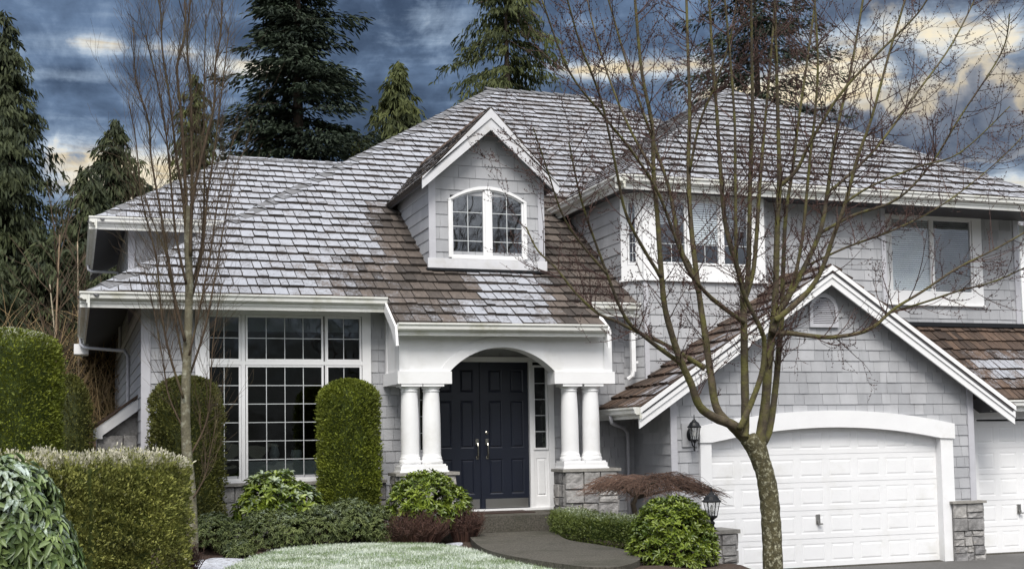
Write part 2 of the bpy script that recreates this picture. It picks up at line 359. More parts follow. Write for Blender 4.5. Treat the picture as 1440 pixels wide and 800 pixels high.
def courses(mb, F, conv, h, wr, t, gap, seed, holes=(), keep=None, frostf=None, t0=.003, jag=0., b0=None, rndf=None):
    """overlapping courses of shingles or shakes on the convex outline conv (counter-clockwise, wall coordinates)"""
    rg = random.Random(seed)
    amin, amax = min(p[0] for p in conv), max(p[0] for p in conv); bmin, bmax = min(p[1] for p in conv), max(p[1] for p in conv)
    b = bmin if b0 is None else b0
    while b < bmax:
        a = amin - rg.random()*wr[1]
        while a < amax:
            wd = rg.uniform(*wr); rj = rg.random(); dj = rg.uniform(-jag, jag); tj = t*rg.uniform(.75, 1.25)
            spans = [(max(a, amin), min(a+wd, amax))]
            for (h0, h1, g0, g1) in holes:
                if g0 < b+h*.5 < g1:
                    ns = []
                    for (p, q) in spans:
                        if p < h0: ns.append((p, min(q, h0)))
                        if q > h1: ns.append((max(p, h1), q))
                        if p >= h0 and q <= h1: pass
                    spans = ns
            for (p, q) in spans:
                if q-p < .02: continue
                e = gap/2
                rect = [(p+e, b+dj), (q-e, b+dj), (q-e, b+h*1.04+.01), (p+e, b+h*1.04+.01)]
                c = clip(rect, conv)
                if len(c) < 3 or area(c) < 2e-4: continue
                if keep and not keep(sum(x[0] for x in c)/len(c), sum(x[1] for x in c)/len(c)): continue
                fr = frostf(p, b, rg) if frostf else 0.
                rv = rndf(p, b, rj) if rndf else rj
                dep = lambda y: tj + (t0-tj)*(y-b)/(h*1.04)
                fp = [F(x, y, dep(y)) for x, y in c]; bp = [F(x, y, -.002) for x, y in c]
                mb.face(fp, rv, fr)
                n = len(c)
                for i in range(n):
                    j = (i+1) % n
                    if c[i][1] > b+h*.9 and c[j][1] > b+h*.9: continue
                    mb.face([fp[j], fp[i], bp[i], bp[j]], rv*.6, 0.)
            a += wd
        b += h
def backing(F, outer, holes, d, m, name, parent, depth=.12):
    polys = [[Vector((a, b, 0)) for a, b in outer]] + [[Vector((a, b, 0)) for a, b in hl] for hl in holes]
    flat = [p for q in polys for p in q]; mb = MB()
    for t in tessellate_polygon(polys): mb.face([F(flat[i].x, flat[i].y, d) for i in t], .5)
    for q in polys[1:]:
        for i in range(len(q)):
            a, b = q[i-1], q[i]; mb.face([F(a.x, a.y, d), F(b.x, b.y, d), F(b.x, b.y, d-depth), F(a.x, a.y, d-depth)], .5)
    return mb
def rect(a0, a1, b0, b1): return [(a0, b0), (a1, b0), (a1, b1), (a0, b1)]
def wall(name, F, conv, holes, seed, parent, h=.20, wr=(.13, .24), m=None, label=None, t=.018, gap=.009):
    """one wall: its cut-out sheet and the shingles on it are one mesh"""
    mb = backing(F, conv, [rect(*q) for q in holes], 0., BACK, name, parent)
    courses(mb, F, conv, h, wr, t, gap, seed, holes, t0=.004)
    o = mb.build(name, m or SIDING, parent)
    if label: o['label'] = label
    return o

# ================================================================== THE HOUSE
house = tag(empty('house', (7, 22, 0)), 'large two storey grey shingled house with frosted cedar roof and white porch', 'house')
_children_fix = []
def HB(mb, name, m, parent=None, smooth=False, label=None):
    o = mb.build(name, m, parent or house, smooth)
    if label: o['label'] = label
    return o
s = .672; K = math.sqrt(1+s*s)
ME = (21.5, 4.95)                                             # front eave of the main roof: Y, Z
main_z = lambda Y: ME[1]+s*(Y-ME[0])
GX, GZ, GE, GEL, GER, gs = 13.37, 5.62, 2.99, 9.37, 17.43, .655  # garage gable
FW, YG, YL, XL = front(22.05), 20.5, 22.05, 1.113

# ---- walls
wall('front_wall', FW, rect(XL, 10.1, .5, 5.16), [(2.0, 4.97, 1.8, 4.70), (5.80, 8.46, 1.0, 3.99)], 1, house)
wall('side_wall', leftw(XL), rect(-36, -YL, .5, 5.0), [], 2, house, h=.20, wr=(2, 4), gap=.003)
wall('side_wall', leftw(XL), rect(-36, -27.55, 5.0, 7.35), [], 3, house, h=.20, wr=(2, 4), gap=.003)
wall('front_wall', front(27.55), rect(XL, 4.6, 5.0, 7.40), [], 4, house)
wall('garage_side_wall', leftw(10.115), rect(-22.05, -YG, -.05, 3.32), [], 5, house, wr=(.25, .6), gap=.006)
wall('garage_wall', front(YG), [(10.115, -.05), (16.65, -.05), (16.65, 3.34), (GX, 5.47), (10.115, 3.34)], [(10.85, 15.87, -.04, 2.68)], 6, house, h=.205, wr=(.15, .42), gap=.007)
wall('bay_wall', front(21.75), rect(10.23, 12.87, 2.6, 7.40), [(10.50, 12.56, 5.76, 7.03)], 7, house, h=.22, wr=(.16, .42), gap=.007)
CHF = frame((9.93, 22.05, 0), (.7071, -.7071, 0), (0, 0, 1), (-.7071, -.7071, 0))
wall('bay_wall', CHF, rect(0, .4243, 3.0, 7.40), [(.13, .33, 5.76, 6.98)], 8, house)
CHR = frame((12.87, 21.75, 0), (.7071, .7071, 0), (0, 0, 1), (.7071, -.7071, 0))
wall('bay_wall', CHR, rect(0, .4243, 3.0, 7.40), [], 9, house)
wall('front_wall', FW, rect(13.1, 15.9, 3.2, 7.42), [], 10, house, h=.22, wr=(.16, .45), gap=.007)
RW = front(22.6)
wall('front_wall', RW, rect(15.9, 19.75, 3.6, 7.42), [(16.30, 18.70, 5.46, 7.10)], 11, house, h=.22, wr=(.16, .45), gap=.007)
wall('side_wall', leftw(9.93), [(-26.2, 7.45), (-26.2, 7.3), (-YL, 4.9), (-YL, 7.45)], [], 12, house, h=.22, wr=(.5, 1.2), gap=.003)
mb = MB(); mb.face([(15.9, 22.05, 3), (15.9, 22.6, 3), (15.9, 22.6, 7.4), (15.9, 22.05, 7.4)]); mb.face([(19.75, 22.6, 0), (19.75, 34, 0), (19.75, 34, 7.4), (19.75, 22.6, 7.4)])
mb.face([(XL, 36, 0), (19.75, 36, 0), (19.75, 36, 7.4), (XL, 36, 7.4)]); HB(mb, 'rear_wall', SIDING)
wall('garage_wall', front(21.2), rect(16.5, 20.3, -.05, 3.3), [(17.28, 20.1, -.04, 2.72)], 13, house)

# ---- trim boards at the corners
def board(F, a0, a1, b0, b1, d0, d1, name='corner_board', m=GREYTRIM): mb = MB(); mb.lbox(F, a0, a1, b0, b1, d0, d1); return HB(mb, name, m)
board(FW, XL-.03, XL+.12, .5, 5.1, -.001, .035); board(leftw(XL), -YL-.001, -YL+.03-.002, .5, 4.9, .0, .034)
board(front(27.55), XL-.03, XL+.11, 5., 7.3, 0, .035)
board(leftw(XL), -36, -35.6, .5, 4.7, .0, .03)
board(front(YG), 10.10, 10.225, -.03, 3.36, .0, .035); board(front(YG), 16.53, 16.665, 1.14, 3.36, 0, .04)
board(FW, 15.80, 15.905, 4.4, 7.3, 0, .035); board(RW, 19.64, 19.765, 4.2, 7.2, 0, .035)
board(leftw(XL), -36, -YL, 4.70, 4.86, .0, .028, 'frieze_board', GREYTRIM)
board(front(21.75), 10.225, 10.32, 2.7, 5.47, .0, .03)

# ---- roofs
def roofplane(name, F, conv, m, seed, frostf=None, keep=None, parent=None, h=.335, wr=(.14, .30), deck=None, rndf=None, shakes=True, under=.13, decks=True, t=.052):
    mb = MB(); polys = deck or [conv]
    if shakes: courses(mb, F, conv, h, wr, t, .016, seed, (), keep, frostf, t0=.006, jag=.022, rndf=rndf)
    for q in polys:
        mb.prism([F(a, b, -.006) for a, b in q], [F(a, b, -under+.02) for a, b in q], .15)
    o = HB(mb, name, m, parent)
    if decks:
        so = MB()
        for q in polys: so.prism([F(a, b, -under+.0195) for a, b in q], [F(a, b, -under-.01) for a, b in q], .3)
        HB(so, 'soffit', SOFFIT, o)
    return o
MF = frame((0, ME[0], ME[1]), (1, 0, 0), (0, 1/K, s/K), (0, -s/K, 1/K))
sm = lambda a, b, x: (lambda t: t*t*(3-2*t))(max(0., min(1., (x-a)/(b-a))))
def frost_main(x, b, rg):
    """thin frost, melted off round the dormer and towards the wing"""
    Y = 21.5+b/K; r = rg.random()
    f = .68-.12*sm(6, 11, x)*sm(24, 27, Y)
    m1 = sm(5.1, 6.0, x)*(1-sm(6.5, 6.9, x))*(1-sm(24.2, 25.3, Y)); m2 = .72*sm(3.2, 5.2, x)*(1-sm(6.2, 6.7, x))*(1-sm(21.9, 23.4, Y)); m3 = sm(7.9, 8.7, x)*(1-sm(24.9, 26.0, Y))
    return f*(1-max(m1, m2, m3))-.30*max(m1, m3)+.16*(r-.5)
keep_main = lambda x, b: x <= 9.97 or (21.5+b/K) > x+15.32
hb = 10.42*K
main = roofplane('roof', MF, [(.23, 0), (23.9, 0), (13.55, hb), (10.65, hb)], SHAKE, 21, frost_main, keep_main,
                 deck=[[(.23, 0), (9.95, 0), (9.95, 9.72*K), ], [(9.95, 3.85*K), (14.7, 8.65*K), (15.4, 8.6*K), (13.55, hb), (10.65, hb), (9.95, 9.72*K)]])
main['label'] = 'big front slope of cedar shakes, frosted white on the left'
keep_p = None
porchroof = roofplane('porch_roof', MF, [(5.16, -.9), (9.0, -.9), (9.0, -.004), (5.16, -.004)], SHAKE, 22, lambda x, b, rg: .60*sm(5.9, 6.7, x)*(1-sm(7.7, 8.5, x))+.22*(1-sm(5.9, 6.7, x))-.15*sm(7.7, 8.5, x)+.22*(rg.random()-.4))
# left hip face, back face of the main roof
mb = MB()
def quadp(mb, pts, th=.12):
    mb.prism([Vector(p) for p in pts], [Vector(p)-Vector((0, 0, th)) for p in pts], .4, .6)
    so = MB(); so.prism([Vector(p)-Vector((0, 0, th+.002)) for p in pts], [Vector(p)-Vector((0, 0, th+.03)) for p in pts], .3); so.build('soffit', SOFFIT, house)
zr = ME[1]+s*10.42
quadp(mb, [(.23, 21.5, 4.94), (10.65, 31.92, zr), (10.65, 36.5, zr), (.23, 36.5, 4.94)][0:1]+[(10.65, 31.92, zr), (.23, 42.34, 4.94)])
quadp(mb, [(10.65, 31.92, zr), (13.55, 31.92, zr), (23.9, 42.34, 4.94), (.23, 42.34, 4.94)])
quadp(mb, [(13.55, 31.92, zr), (15.5, 29.9, zr-1.31), (23.9, 42.34, 4.94)])
HB(mb, 'rear_roof', SHAKE, main)
UF = frame((0, 27.0, 7.16), (1, 0, 0), (0, 1/K, s/K), (0, -s/K, 1/K))
upper = roofplane('roof', UF, [(.43, 0), (3.55, 0), (6.9, 3.17*K), (3.6, 3.17*K)], SHAKE, 23, lambda x, b, rg: .60+.18*rg.random())
upper['label'] = 'small frosted upper roof at the left rear'
mb = MB(); quadp(mb, [(.43, 27.0, 7.15), (3.6, 30.17, 9.28), (3.6, 36, 9.28), (.43, 36, 7.15)]); quadp(mb, [(3.6, 30.17, 9.28), (6.9, 30.17, 9.28), (10, 33.3, 7.15), (3.6, 36, 7.15)]); HB(mb, 'rear_roof', SHAKE, upper)
# right wing
WE = (21.45, 7.36)
WF = frame((0, WE[0], WE[1]), (1, 0, 0), (0, 1/K, s/K), (0, -s/K, 1/K))
wing = roofplane('roof', WF, [(9.7, 0), (20.0, 0), (14.85, 5.15*K)], SHAKE, 24, lambda x, b, rg: .48+.22*rg.random())
wing['label'] = 'frosted hipped roof over the right wing'
WLF = frame((9.7, 0, 7.36), (0, -1, 0), (1/K, 0, s/K), (-s/K, 0, 1/K))
roofplane('roof_slope', WLF, [(-25.09, 0), (-21.45, 0), (-26.6, 5.15*K), (-30.24, 5.15*K)], SHAKE, 25, lambda x, b, rg: .42+.25*rg.random(), parent=wing, decks=False, t=.026)
mb = MB(); quadp(mb, [(20.0, 21.45, 7.35), (20.0, 34, 7.35), (14.85, 34, 10.81), (14.85, 26.6, 10.81)]); HB(mb, 'rear_roof', SHAKE, wing)
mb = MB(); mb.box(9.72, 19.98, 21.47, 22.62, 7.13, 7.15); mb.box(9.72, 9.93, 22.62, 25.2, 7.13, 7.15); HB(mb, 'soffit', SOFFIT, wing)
# garage gable
kg = math.sqrt(1+gs*gs); LG = (GX-GEL)*kg
GLF = frame((GEL, 0, GE), (0, -1, 0), (1/kg, 0, gs/kg), (-gs/kg, 0, 1/kg))
GRF = frame((GER, 0, GE-.04), (0, 1, 0), (-1/kg, 0, gs/kg), (gs/kg, 0, 1/kg))
def frost_g(a, b, rg):
    r = rg.random()
    return .52*sm(-21.5, -20.5, a)*(.6+.6*r)-.12*(1-sm(-21.5, -20.5, a))+.12*(rg.random()-.5)
groof = roofplane('garage_roof', GLF, [(-22.04, 0), (-20.165, 0), (-20.165, LG), (-22.04, LG)], SHAKEB, 26, frost_g, h=.36, wr=(.12, .24), under=.11)
groof['label'] = 'steep brown garage gable roof with strips of frost'
roofplane('roof_slope', GRF, [(20.165, 0), (22.5, 0), (22.5, LG+.05), (20.165, LG+.05)], SHAKEB, 27, lambda a, b, rg: .2+.3*rg.random(), h=.29, parent=groof, under=.11)
# shed roof over the second garage door
s2 = .872; k2 = math.sqrt(1+s2*s2)
SF = frame((0, 20.72, 3.10), (1, 0, 0), (0, 1/k2, s2/k2), (0, -s2/k2, 1/k2))
def frost_s(x, b, rg):
    return .62*sm(.15, .5, b)*(1-sm(1.0, 1.7, b))*sm(16.9, 18.0, x)-.12+.24*rg.random()
shed = roofplane('garage_roof', SF, [(15.4, 0), (20.4, 0), (20.4, 1.86*k2), (15.4, 1.86*k2)], SHAKEB, 28, frost_s, h=.33, wr=(.12, .22), under=.11,
                 keep=lambda x, b: 3.10+s2*b/k2 > GE-.04+gs*(GER-x)-.1, deck=[[(17.25, 0), (20.4, 0), (20.4, 1.86*k2), (15.4, 1.86*k2)]])
shed['label'] = 'brown shed roof over the second garage door'
# dormer roof
kd = math.sqrt(1+1.04**2); LD = 1.36*kd
DLF = frame((6.0, 0, 7.25), (0, -1, 0), (1/kd, 0, 1.04/kd), (-1.04/kd, 0, 1/kd))
DRF = frame((8.72, 0, 7.25), (0, 1, 0), (-1/kd, 0, 1.04/kd), (1.04/kd, 0, 1/kd))
droof = roofplane('dormer_roof', DLF, [(-24.92, 0), (-22.135, 0), (-22.135, LD), (-27.02, LD)], SHAKE, 29, lambda a, b, rg: .42+.3*rg.random(), h=.27, under=.09, t=.03)
roofplane('roof_slope', DRF, [(22.135, 0), (24.92, 0), (27.02, LD), (22.135, LD)], SHAKE, 30, lambda a, b, rg: .4+.4*rg.random(), h=.27, parent=droof, under=.09)

# ---- ridge and hip caps
def caps(mb, p0, p1, seed, wdt=.20, drop=.10, L=.33, fr=.45, side=None):
    p0, p1 = Vector(p0), Vector(p1); d = p1-p0; n = int(d.length/L); d.normalize()
    h = Vector((d.x, d.y, 0)).normalized() if abs(d.z) < .999 else Vector((1, 0, 0))
    sd_ = Vector((h.y, -h.x, 0)); up = sd_.cross(d).normalized()
    if up.z < 0: up = -up
    rg = random.Random(seed)
    for i in range(n):
        a = p0+d*(i*L-.04); e = p0+d*((i+1)*L+.03); r = rg.random(); lift = .055+.012*rg.random()
        for sg in (-1, 1):
            o = sd_*sg*wdt-Vector((0, 0, drop))
            q = [a+up*lift, a+o+up*lift, e+o+up*(lift-.035), e+up*(lift-.035)]
            if sg < 0: q = q[::-1]
            nn = up*.03
            f = fr+rg.uniform(-.10, .10); r = .45+.45*r
            mb.prism(q, [x-nn for x in q], r, f)
CAPM = mat('weathered_cap_shingle', (.070, .070, .074), (.150, .150, .156), .85, 9, .25, .4, 60, frost=True)
def capset(parent, segs, fr=.45, seed=5):
    mb = MB()
    for i, sg in enumerate(segs): caps(mb, *sg, seed+i, fr=fr)
    return HB(mb, 'ridge_cap', CAPM, parent)
capset(main, [((.25, 21.52, 4.95), (10.65, 31.92, zr)), ((10.5, 31.92, zr), (13.7, 31.92, zr)), ((15.6, 29.87, zr-1.36), (13.55, 31.92, zr))], .16)
capset(upper, [((.45, 27.02, 7.16), (3.6, 30.17, 9.28)), ((3.5, 30.17, 9.28), (6.9, 30.17, 9.28))], .18, 15)
capset(wing, [((9.72, 21.47, 7.36), (14.85, 26.6, 10.81)), ((19.98, 21.47, 7.36), (14.85, 26.6, 10.81)), ((14.85, 30.3, 10.81), (14.85, 26.5, 10.81))], .16, 25)
mb = MB()
caps(mb, (GX, 22.1, GZ-.01), (GX, 20.14, GZ-.01), 41, .13, .085, fr=.1); HB(mb, 'ridge_cap', SHAKEB, groof)
mb = MB(); caps(mb, (7.36, 27.0, 8.66), (7.36, 22.09, 8.66), 42, .11, .11, fr=.1); HB(mb, 'ridge_cap', SHAKEB, droof)

# ---- fascias, gutters, downspouts
GP = [(0, 0), (.125, 0), (.125, -.028), (.10, -.055), (.095, -.105), (.06, -.13), (0, -.13)]
def gutter(p0, p1, out, fh=.25, name='gutter'):
    p0, p1, out = Vector(p0), Vector(p1), Vector(out); mb = MB()
    A = [p0+out*(a+.012)+Vector((0, 0, b)) for a, b in GP]; B = [p1+out*(a+.012)+Vector((0, 0, b)) for a, b in GP]
    mb.prism(A, B, .5); g = HB(mb, name, GUTTER)
    fb = MB(); z = Vector((0, 0, 1))
    q = [p0+out*.010+z*.0-z*.005, p1+out*.010-z*.005, p1+out*.010-z*fh, p0+out*.010-z*fh]
    fb.prism(q, [x-out*.035 for x in q], .3)
    q = [p0+out*.028-z*.131, p1+out*.028-z*.131, p1+out*.028-z*(fh-.07), p0+out*.028-z*(fh-.07)]
    fb.prism(q, [x-out*.017 for x in q], .6)
    HB(fb, 'fascia', GUTTER, g); return g
g_main = gutter((.10, 21.5, 4.955), (5.17, 21.5, 4.965), (0, -1, 0))
g_side = gutter((.23, 29.4, 4.955), (.23, 21.38, 4.955), (-1, 0, 0), .26)
gutter((5.17, 20.755, 4.455), (9.0, 20.755, 4.475), (0, -1, 0), .21)
g_mr = gutter((9.0, 21.5, 4.965), (10.0, 21.5, 4.965), (0, -1, 0), .25)
g_ul = gutter((.30, 27.0, 7.165), (3.3, 27.0, 7.175), (0, -1, 0))
g_us = gutter((.43, 34.0, 7.165), (.43, 26.88, 7.165), (-1, 0, 0), .26)
g_w = gutter((9.57, 21.45, 7.37), (20.1, 21.45, 7.345), (0, -1, 0), .25)
gutter((9.7, 25.15, 7.37), (9.7, 21.33, 7.37), (-1, 0, 0), .25)
g_g = gutter((GEL, 22.0, GE), (GEL, 20.16, GE), (-1, 0, 0), .20)
gutter((17.3, 20.72, 3.09), (20.4, 20.72, 3.09), (0, -1, 0), .22)
def spout(g, pts, m=GREYTRIM, r=.036):
    mb = MB(); mb.tube(pts, r, 8); o = mb.build('downspout', m, g, True); return o
spout(g_side, [(.16, 28.9, 4.83), (.16, 28.9, 4.70), (.24, 28.7, 4.62), (1.0, 26.9, 4.42), (1.06, 26.8, 4.3), (1.06, 26.8, .6)])
spout(g_us, [(.36, 33.2, 7.05), (.36, 33.2, 6.93), (.44, 33.0, 6.86), (1.02, 31.6, 6.66), (1.06, 31.5, 6.5), (1.06, 31.5, 4.8)])
mb = MB(); mb.box(9.90, 9.985, 21.62, 21.70, 3.70, 4.83); mb.box(9.90, 9.985, 21.45, 21.70, 4.78, 4.86); mb.box(9.985, 10.05, 21.66, 21.69, 4.35, 4.39); mb.box(9.985, 10.05, 21.66, 21.69, 3.86, 3.90); mb.build('downspout', TRIM, g_mr)
mb = MB(); mb.tube([(9.94, 21.66, 3.72), (9.92, 21.66, 3.62), (9.85, 21.70, 3.56)], .045, 8); mb.build('downspout_foot', TRIM, g_mr)
spout(g_g, [(9.30, 21.3, 2.87), (9.32, 21.3, 2.74), (9.5, 21.5, 2.70), (9.80, 21.85, 2.66), (9.92, 21.94, 2.56), (9.93, 21.95, 2.4), (9.93, 21.95, .55)])
spout(g_mr, [(9.12, 21.2, 4.42), (9.13, 21.2, 4.30), (9.16, 21.4, 4.20), (9.10, 21.9, 4.10)], TRIM, .04)
# rafter tail at the back corner of the side eave
mb = MB(); mb.box(.02, .32, 28.95, 29.5, 4.50, 4.72); HB(mb, 'rafter_tail', TRIM)

# ---- rake boards
def rake(F, pk, end, hv, d, name='rake_board', m=TRIM, steps=((1, 0, .04), (.62, .04, .065), (.26, .065, .09)), endup=0.):
    mb = MB()
    for fr, d0, d1 in steps:
        h = hv*fr
        q = [pk, (pk[0], pk[1]-h), (end[0], end[1]-h+endup), end]
        if end[0] > pk[0]: q = q[::-1]
        mb.prism([F(a, b, d+d1) for a, b in q], [F(a, b, d+d0) for a, b in q], .4)
    return HB(mb, name, m)
GY = front(20.24)
rake(GY, (GX, GZ-.015), (GEL, GE-.015), .36, 0); rake(GY, (GX, GZ-.015), (GER, GE-.03), .36, 0)
DY = front(22.16)
rake(DY, (7.36, 8.645), (6.02, 7.25), .40, 0, m=DORTRIM, steps=((1, 0, .035), (.45, .035, .06)), endup=.22)
rake(DY, (7.36, 8.645), (8.70, 7.25), .40, 0, m=DORTRIM, steps=((1, 0, .035), (.45, .035, .06)), endup=.22)
# left rake of the porch roof
mb = MB(); q = [(5.155, 21.5, 4.93), (5.155, 20.70, 4.39), (5.155, 20.62, 4.06), (5.155, 20.70, 4.05), (5.155, 20.98, 4.36), (5.155, 21.5, 4.72)]
mb.prism([Vector(p)-Vector((.03, 0, 0)) for p in q], [Vector(p)+Vector((.01, 0, 0)) for p in q]); HB(mb, 'rake_board', TRIM)
mb = MB(); q = [(9.0, 21.5, 4.93), (9.0, 20.70, 4.39), (9.0, 20.66, 4.06), (9.0, 20.98, 4.36), (9.0, 21.5, 4.72)]
mb.prism([Vector(p)+Vector((.04, 0, 0)) for p in q], [Vector(p)+Vector((.004, 0, 0)) for p in q]); HB(mb, 'rake_board', TRIM)

# ---- dormer walls
wall('dormer_wall', front(22.46), [(6.24, 5.5), (8.49, 5.5), (8.49, 7.40), (7.36, 8.56), (6.24, 7.40)], [(6.64, 8.10, 5.88, 7.05)], 14, house, h=.235, wr=(.2, .45), gap=.006)
wall('dormer_side_wall', leftw(6.24), [(-25.2, 7.42), (-22.46, 5.54), (-22.46, 7.44), (-25.2, 7.5)], [], 15, house, h=.22, wr=(.8, 1.6), gap=.003)
mb = MB(); mb.face([(8.49, 22.46, 5.5), (8.49, 25.2, 7.4), (8.49, 22.46, 7.4)]); HB(mb, 'dormer_side_wall', SIDING)
board(front(22.46), 6.22, 6.35, 5.72, 7.45, .0, .035, 'corner_board', GREYTRIM); board(front(22.46), 8.38, 8.505, 5.72, 7.45, .0, .035, 'corner_board', GREYTRIM)
board(front(22.46), 6.19, 8.54, 5.66, 5.845, .0, .05, 'base_board', DORTRIM)
mb = MB(); mb.box(6.16, 8.57, 22.36, 22.5, 5.61, 5.655); HB(mb, 'flashing', BLACK)
mb = MB(); mb.box(15.95, 19.8, 22.5, 22.62, 4.74, 4.83); HB(mb, 'flashing', BLACK)

# ---- windows
def lite(F, w, a0, a1, b0, b1, cols, rows, d, gl=GLASS, fw=.035, arch=None, mun=True, bars=None):
    """sash frame + pane + glazing bars into window w"""
    if arch: top = lambda a: arch(a)
    fr = MB(); 
    if not arch:
        fr.lbox(F, a0-fw, a0, b0-fw, b1+fw, d-.03, d+.02); fr.lbox(F, a1, a1+fw, b0-fw, b1+fw, d-.03, d+.02)
        fr.lbox(F, a0, a1, b0-fw, b0, d-.03, d+.02); fr.lbox(F, a0, a1, b1, b1+fw, d-.03, d+.02)
        outline = rect(a0, a1, b0, b1)
    else:
        n = 12; xs = [a0+(a1-a0)*i/n for i in range(n+1)]
        outline = [(a0, b0), (a1, b0)]+[(x, top(x)) for x in reversed(xs)]
        fr.lbox(F, a0-fw, a0, b0-fw, top(a0), d-.03, d+.02); fr.lbox(F, a1, a1+fw, b0-fw, top(a1), d-.03, d+.02); fr.lbox(F, a0, a1, b0-fw, b0, d-.03, d+.02)
        q = [(x, top(x)) for x in xs]; q2 = [(x+(fw if i == n else -fw if i == 0 else 0), top(x)+fw) for i, x in enumerate(xs)]
        ring = q+q2[::-1]
        for i in range(n):
            c = [q[i], q[i+1], q2[i+1], q2[i]]; fr.prism([F(a, b, d+.02) for a, b in c], [F(a, b, d-.03) for a, b in c])
    fr.build('sash', TRIM, w)
    p = MB(); p.prism([F(a, b, d-.004) for a, b in outline], [F(a, b, d-.010) for a, b in outline]); p.build('pane', gl, w)
    mu = MB(); bw = .0058
    vs = [a0+(a1-a0)*i/cols for i in range(1, cols)]; hs = [b0+(b1-b0)*i/rows for i in range(1, rows)]
    if bars: vs, hs, vtop = bars
    else: vtop = None
    for a in vs: mu.lbox(F, a-bw, a+bw, b0, vtop or (top(a) if arch else b1), d-.0035, d+.004)
    for b in hs: mu.lbox(F, a0, a1, b-bw, b+bw, d-.003, d+.0035)
    if mu.v: mu.build('glazing_bar', BARS, w)
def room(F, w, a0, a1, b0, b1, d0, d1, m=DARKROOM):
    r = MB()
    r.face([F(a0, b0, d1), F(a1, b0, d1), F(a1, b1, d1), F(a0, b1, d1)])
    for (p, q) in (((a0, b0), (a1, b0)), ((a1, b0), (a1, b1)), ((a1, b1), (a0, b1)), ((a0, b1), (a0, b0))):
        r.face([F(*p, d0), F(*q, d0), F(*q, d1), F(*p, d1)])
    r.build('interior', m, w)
def blinds(F, w, a0, a1, b0, b1, d, m=BLIND, pitch=.045, ang=.7):
    mb = MB(); b = b1-.02
    mb.lbox(F, a0, a1, b1-.03, b1, d-.03, d+.01)
    rg = random.Random(int(a0*100))
    while b > b0:
        t = .5*pitch*1.1; mb.prism([F(a0, b+t*.75, d-t*.3), F(a0, b-t*.75, d+t*.3), F(a1, b-t*.75, d+t*.3), F(a1, b+t*.75, d-t*.3)], [F(a0, b+t*.75, d-t*.3-.003), F(a0, b-t*.75, d+t*.3-.003), F(a1, b-t*.75, d+t*.3-.003), F(a1, b+t*.75, d-t*.3-.003)], rg.random()); b -= pitch
    mb.build('blind', m, w)
def window(label=None, name='window', F=None, boards=(), m=TRIM):
    mb = MB()
    for q in boards: mb.lbox(F, *q)
    o = HB(mb, name, m)
    if label: o['label'] = label
    return o
# big living-room window
B = []
B += [(1.965, 2.155, 1.80, 4.80, -.02, .045), (4.85, 5.005, 1.80, 4.80, -.02, .045), (2.155, 4.85, 4.685, 4.80, -.02, .044)]
for a0, a1 in ((2.715, 2.80), (4.165, 4.20)): B.append((a0+.02, a1-.001 if a0 < 3 else a1, 1.84, 4.68, -.02, .030))
B += [(2.155, 4.85, 3.822, 3.888, -.02, .028), (2.155, 4.85, 1.80, 1.838, -.02, .027)]
wb = window('wide living room window of nine tall white framed lights', 'window', FW, B)
mb = MB(); mb.lbox(FW, 1.93, 5.04, 1.765, 1.80, -.02, .08); mb.build('sill', TRIM, wb)
mb = MB(); mb.lbox(FW, 1.93, 5.04, 4.801, 4.86, -.0, .065); mb.build('head_trim', TRIM, wb)
for a0, a1, c in ((2.20, 2.695, 2), (2.845, 4.125, 4), (4.24, 4.805, 2)):
    lite(FW, wb, a0, a1, 3.925, 4.645, c, 2, 0.); lite(FW, wb, a0, a1, 1.875, 3.785, c, 6, 0.)
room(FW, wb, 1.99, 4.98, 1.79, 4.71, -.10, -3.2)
mb = MB()
for a0, a1 in ((2.18, 2.72), (2.82, 4.15), (4.22, 4.83)): mb.lbox(FW, a0, a1, 4.42, 4.69, -.22, -.18)
mb.build('valance', CURTAIN, wb)
# sideboard and vase silhouettes inside the room
mb = MB(); mb.lbox(FW, 2.9, 4.3, 1.79, 2.15, -1.6, -1.2); mb.lathe((3.5, 23.4, 2.15), [(.05, 0), (.10, .12), (.05, .28), (.07, .32)], 12); mb.lathe((3.9, 23.4, 2.15), [(.08, 0), (.11, .10), (.09, .2)], 12); mb.build('sideboard', CURTAIN, wb)
# bay window
BF = front(21.75)
B = [(10.232, 10.515, 5.47, 7.13, -.02, .035), (12.545, 12.868, 5.47, 7.13, -.02, .035), (10.515, 12.545, 7.035, 7.13, -.02, .034), (10.515, 12.545, 5.47, 5.755, -.02, .034),
     (11.175, 11.23, 5.755, 7.035, -.02, .03), (11.925-.03, 11.925+.012, 5.755, 7.035, -.02, .03)]
wy = window('three light upstairs bay window with white surround', 'window', BF, B)
mb = MB(); mb.lbox(BF, 10.20, 12.95, 5.44, 5.469, -.02, .07); mb.build('sill', TRIM, wy)
for a0, a1 in ((10.56, 11.125), (11.275, 11.85), (11.98, 12.495)):
    lite(BF, wy, a0, a1, 5.81, 6.985, 2, 4, 0., GLASSB, bars=([(a0+a1)/2], [6.165], 6.165))
room(BF, wy, 10.5, 12.56, 5.76, 7.03, -.2, -2.5)
blinds(BF, wy, 11.27, 11.86, 6.20, 7.0, -.045); blinds(BF, wy, 11.99, 12.5, 6.45, 7.0, -.09, CURTAIN); blinds(BF, wy, 10.55, 11.13, 6.55, 7.0, -.09, CURTAIN)
wc = window('narrow window on the angled side of the bay', 'window', CHF, [(.003, .125, 5.47, 7.13, -.02, .033), (.335, .421, 5.47, 7.13, -.02, .033), (.125, .335, 6.99, 7.13, -.02, .032), (.125, .335, 5.47, 5.75, -.02, .032)])
lite(CHF, wc, .165, .295, 5.79, 6.95, 2, 6, 0., GLASSB, fw=.03); room(CHF, wc, .13, .33, 5.76, 6.98, -.03, -.28)
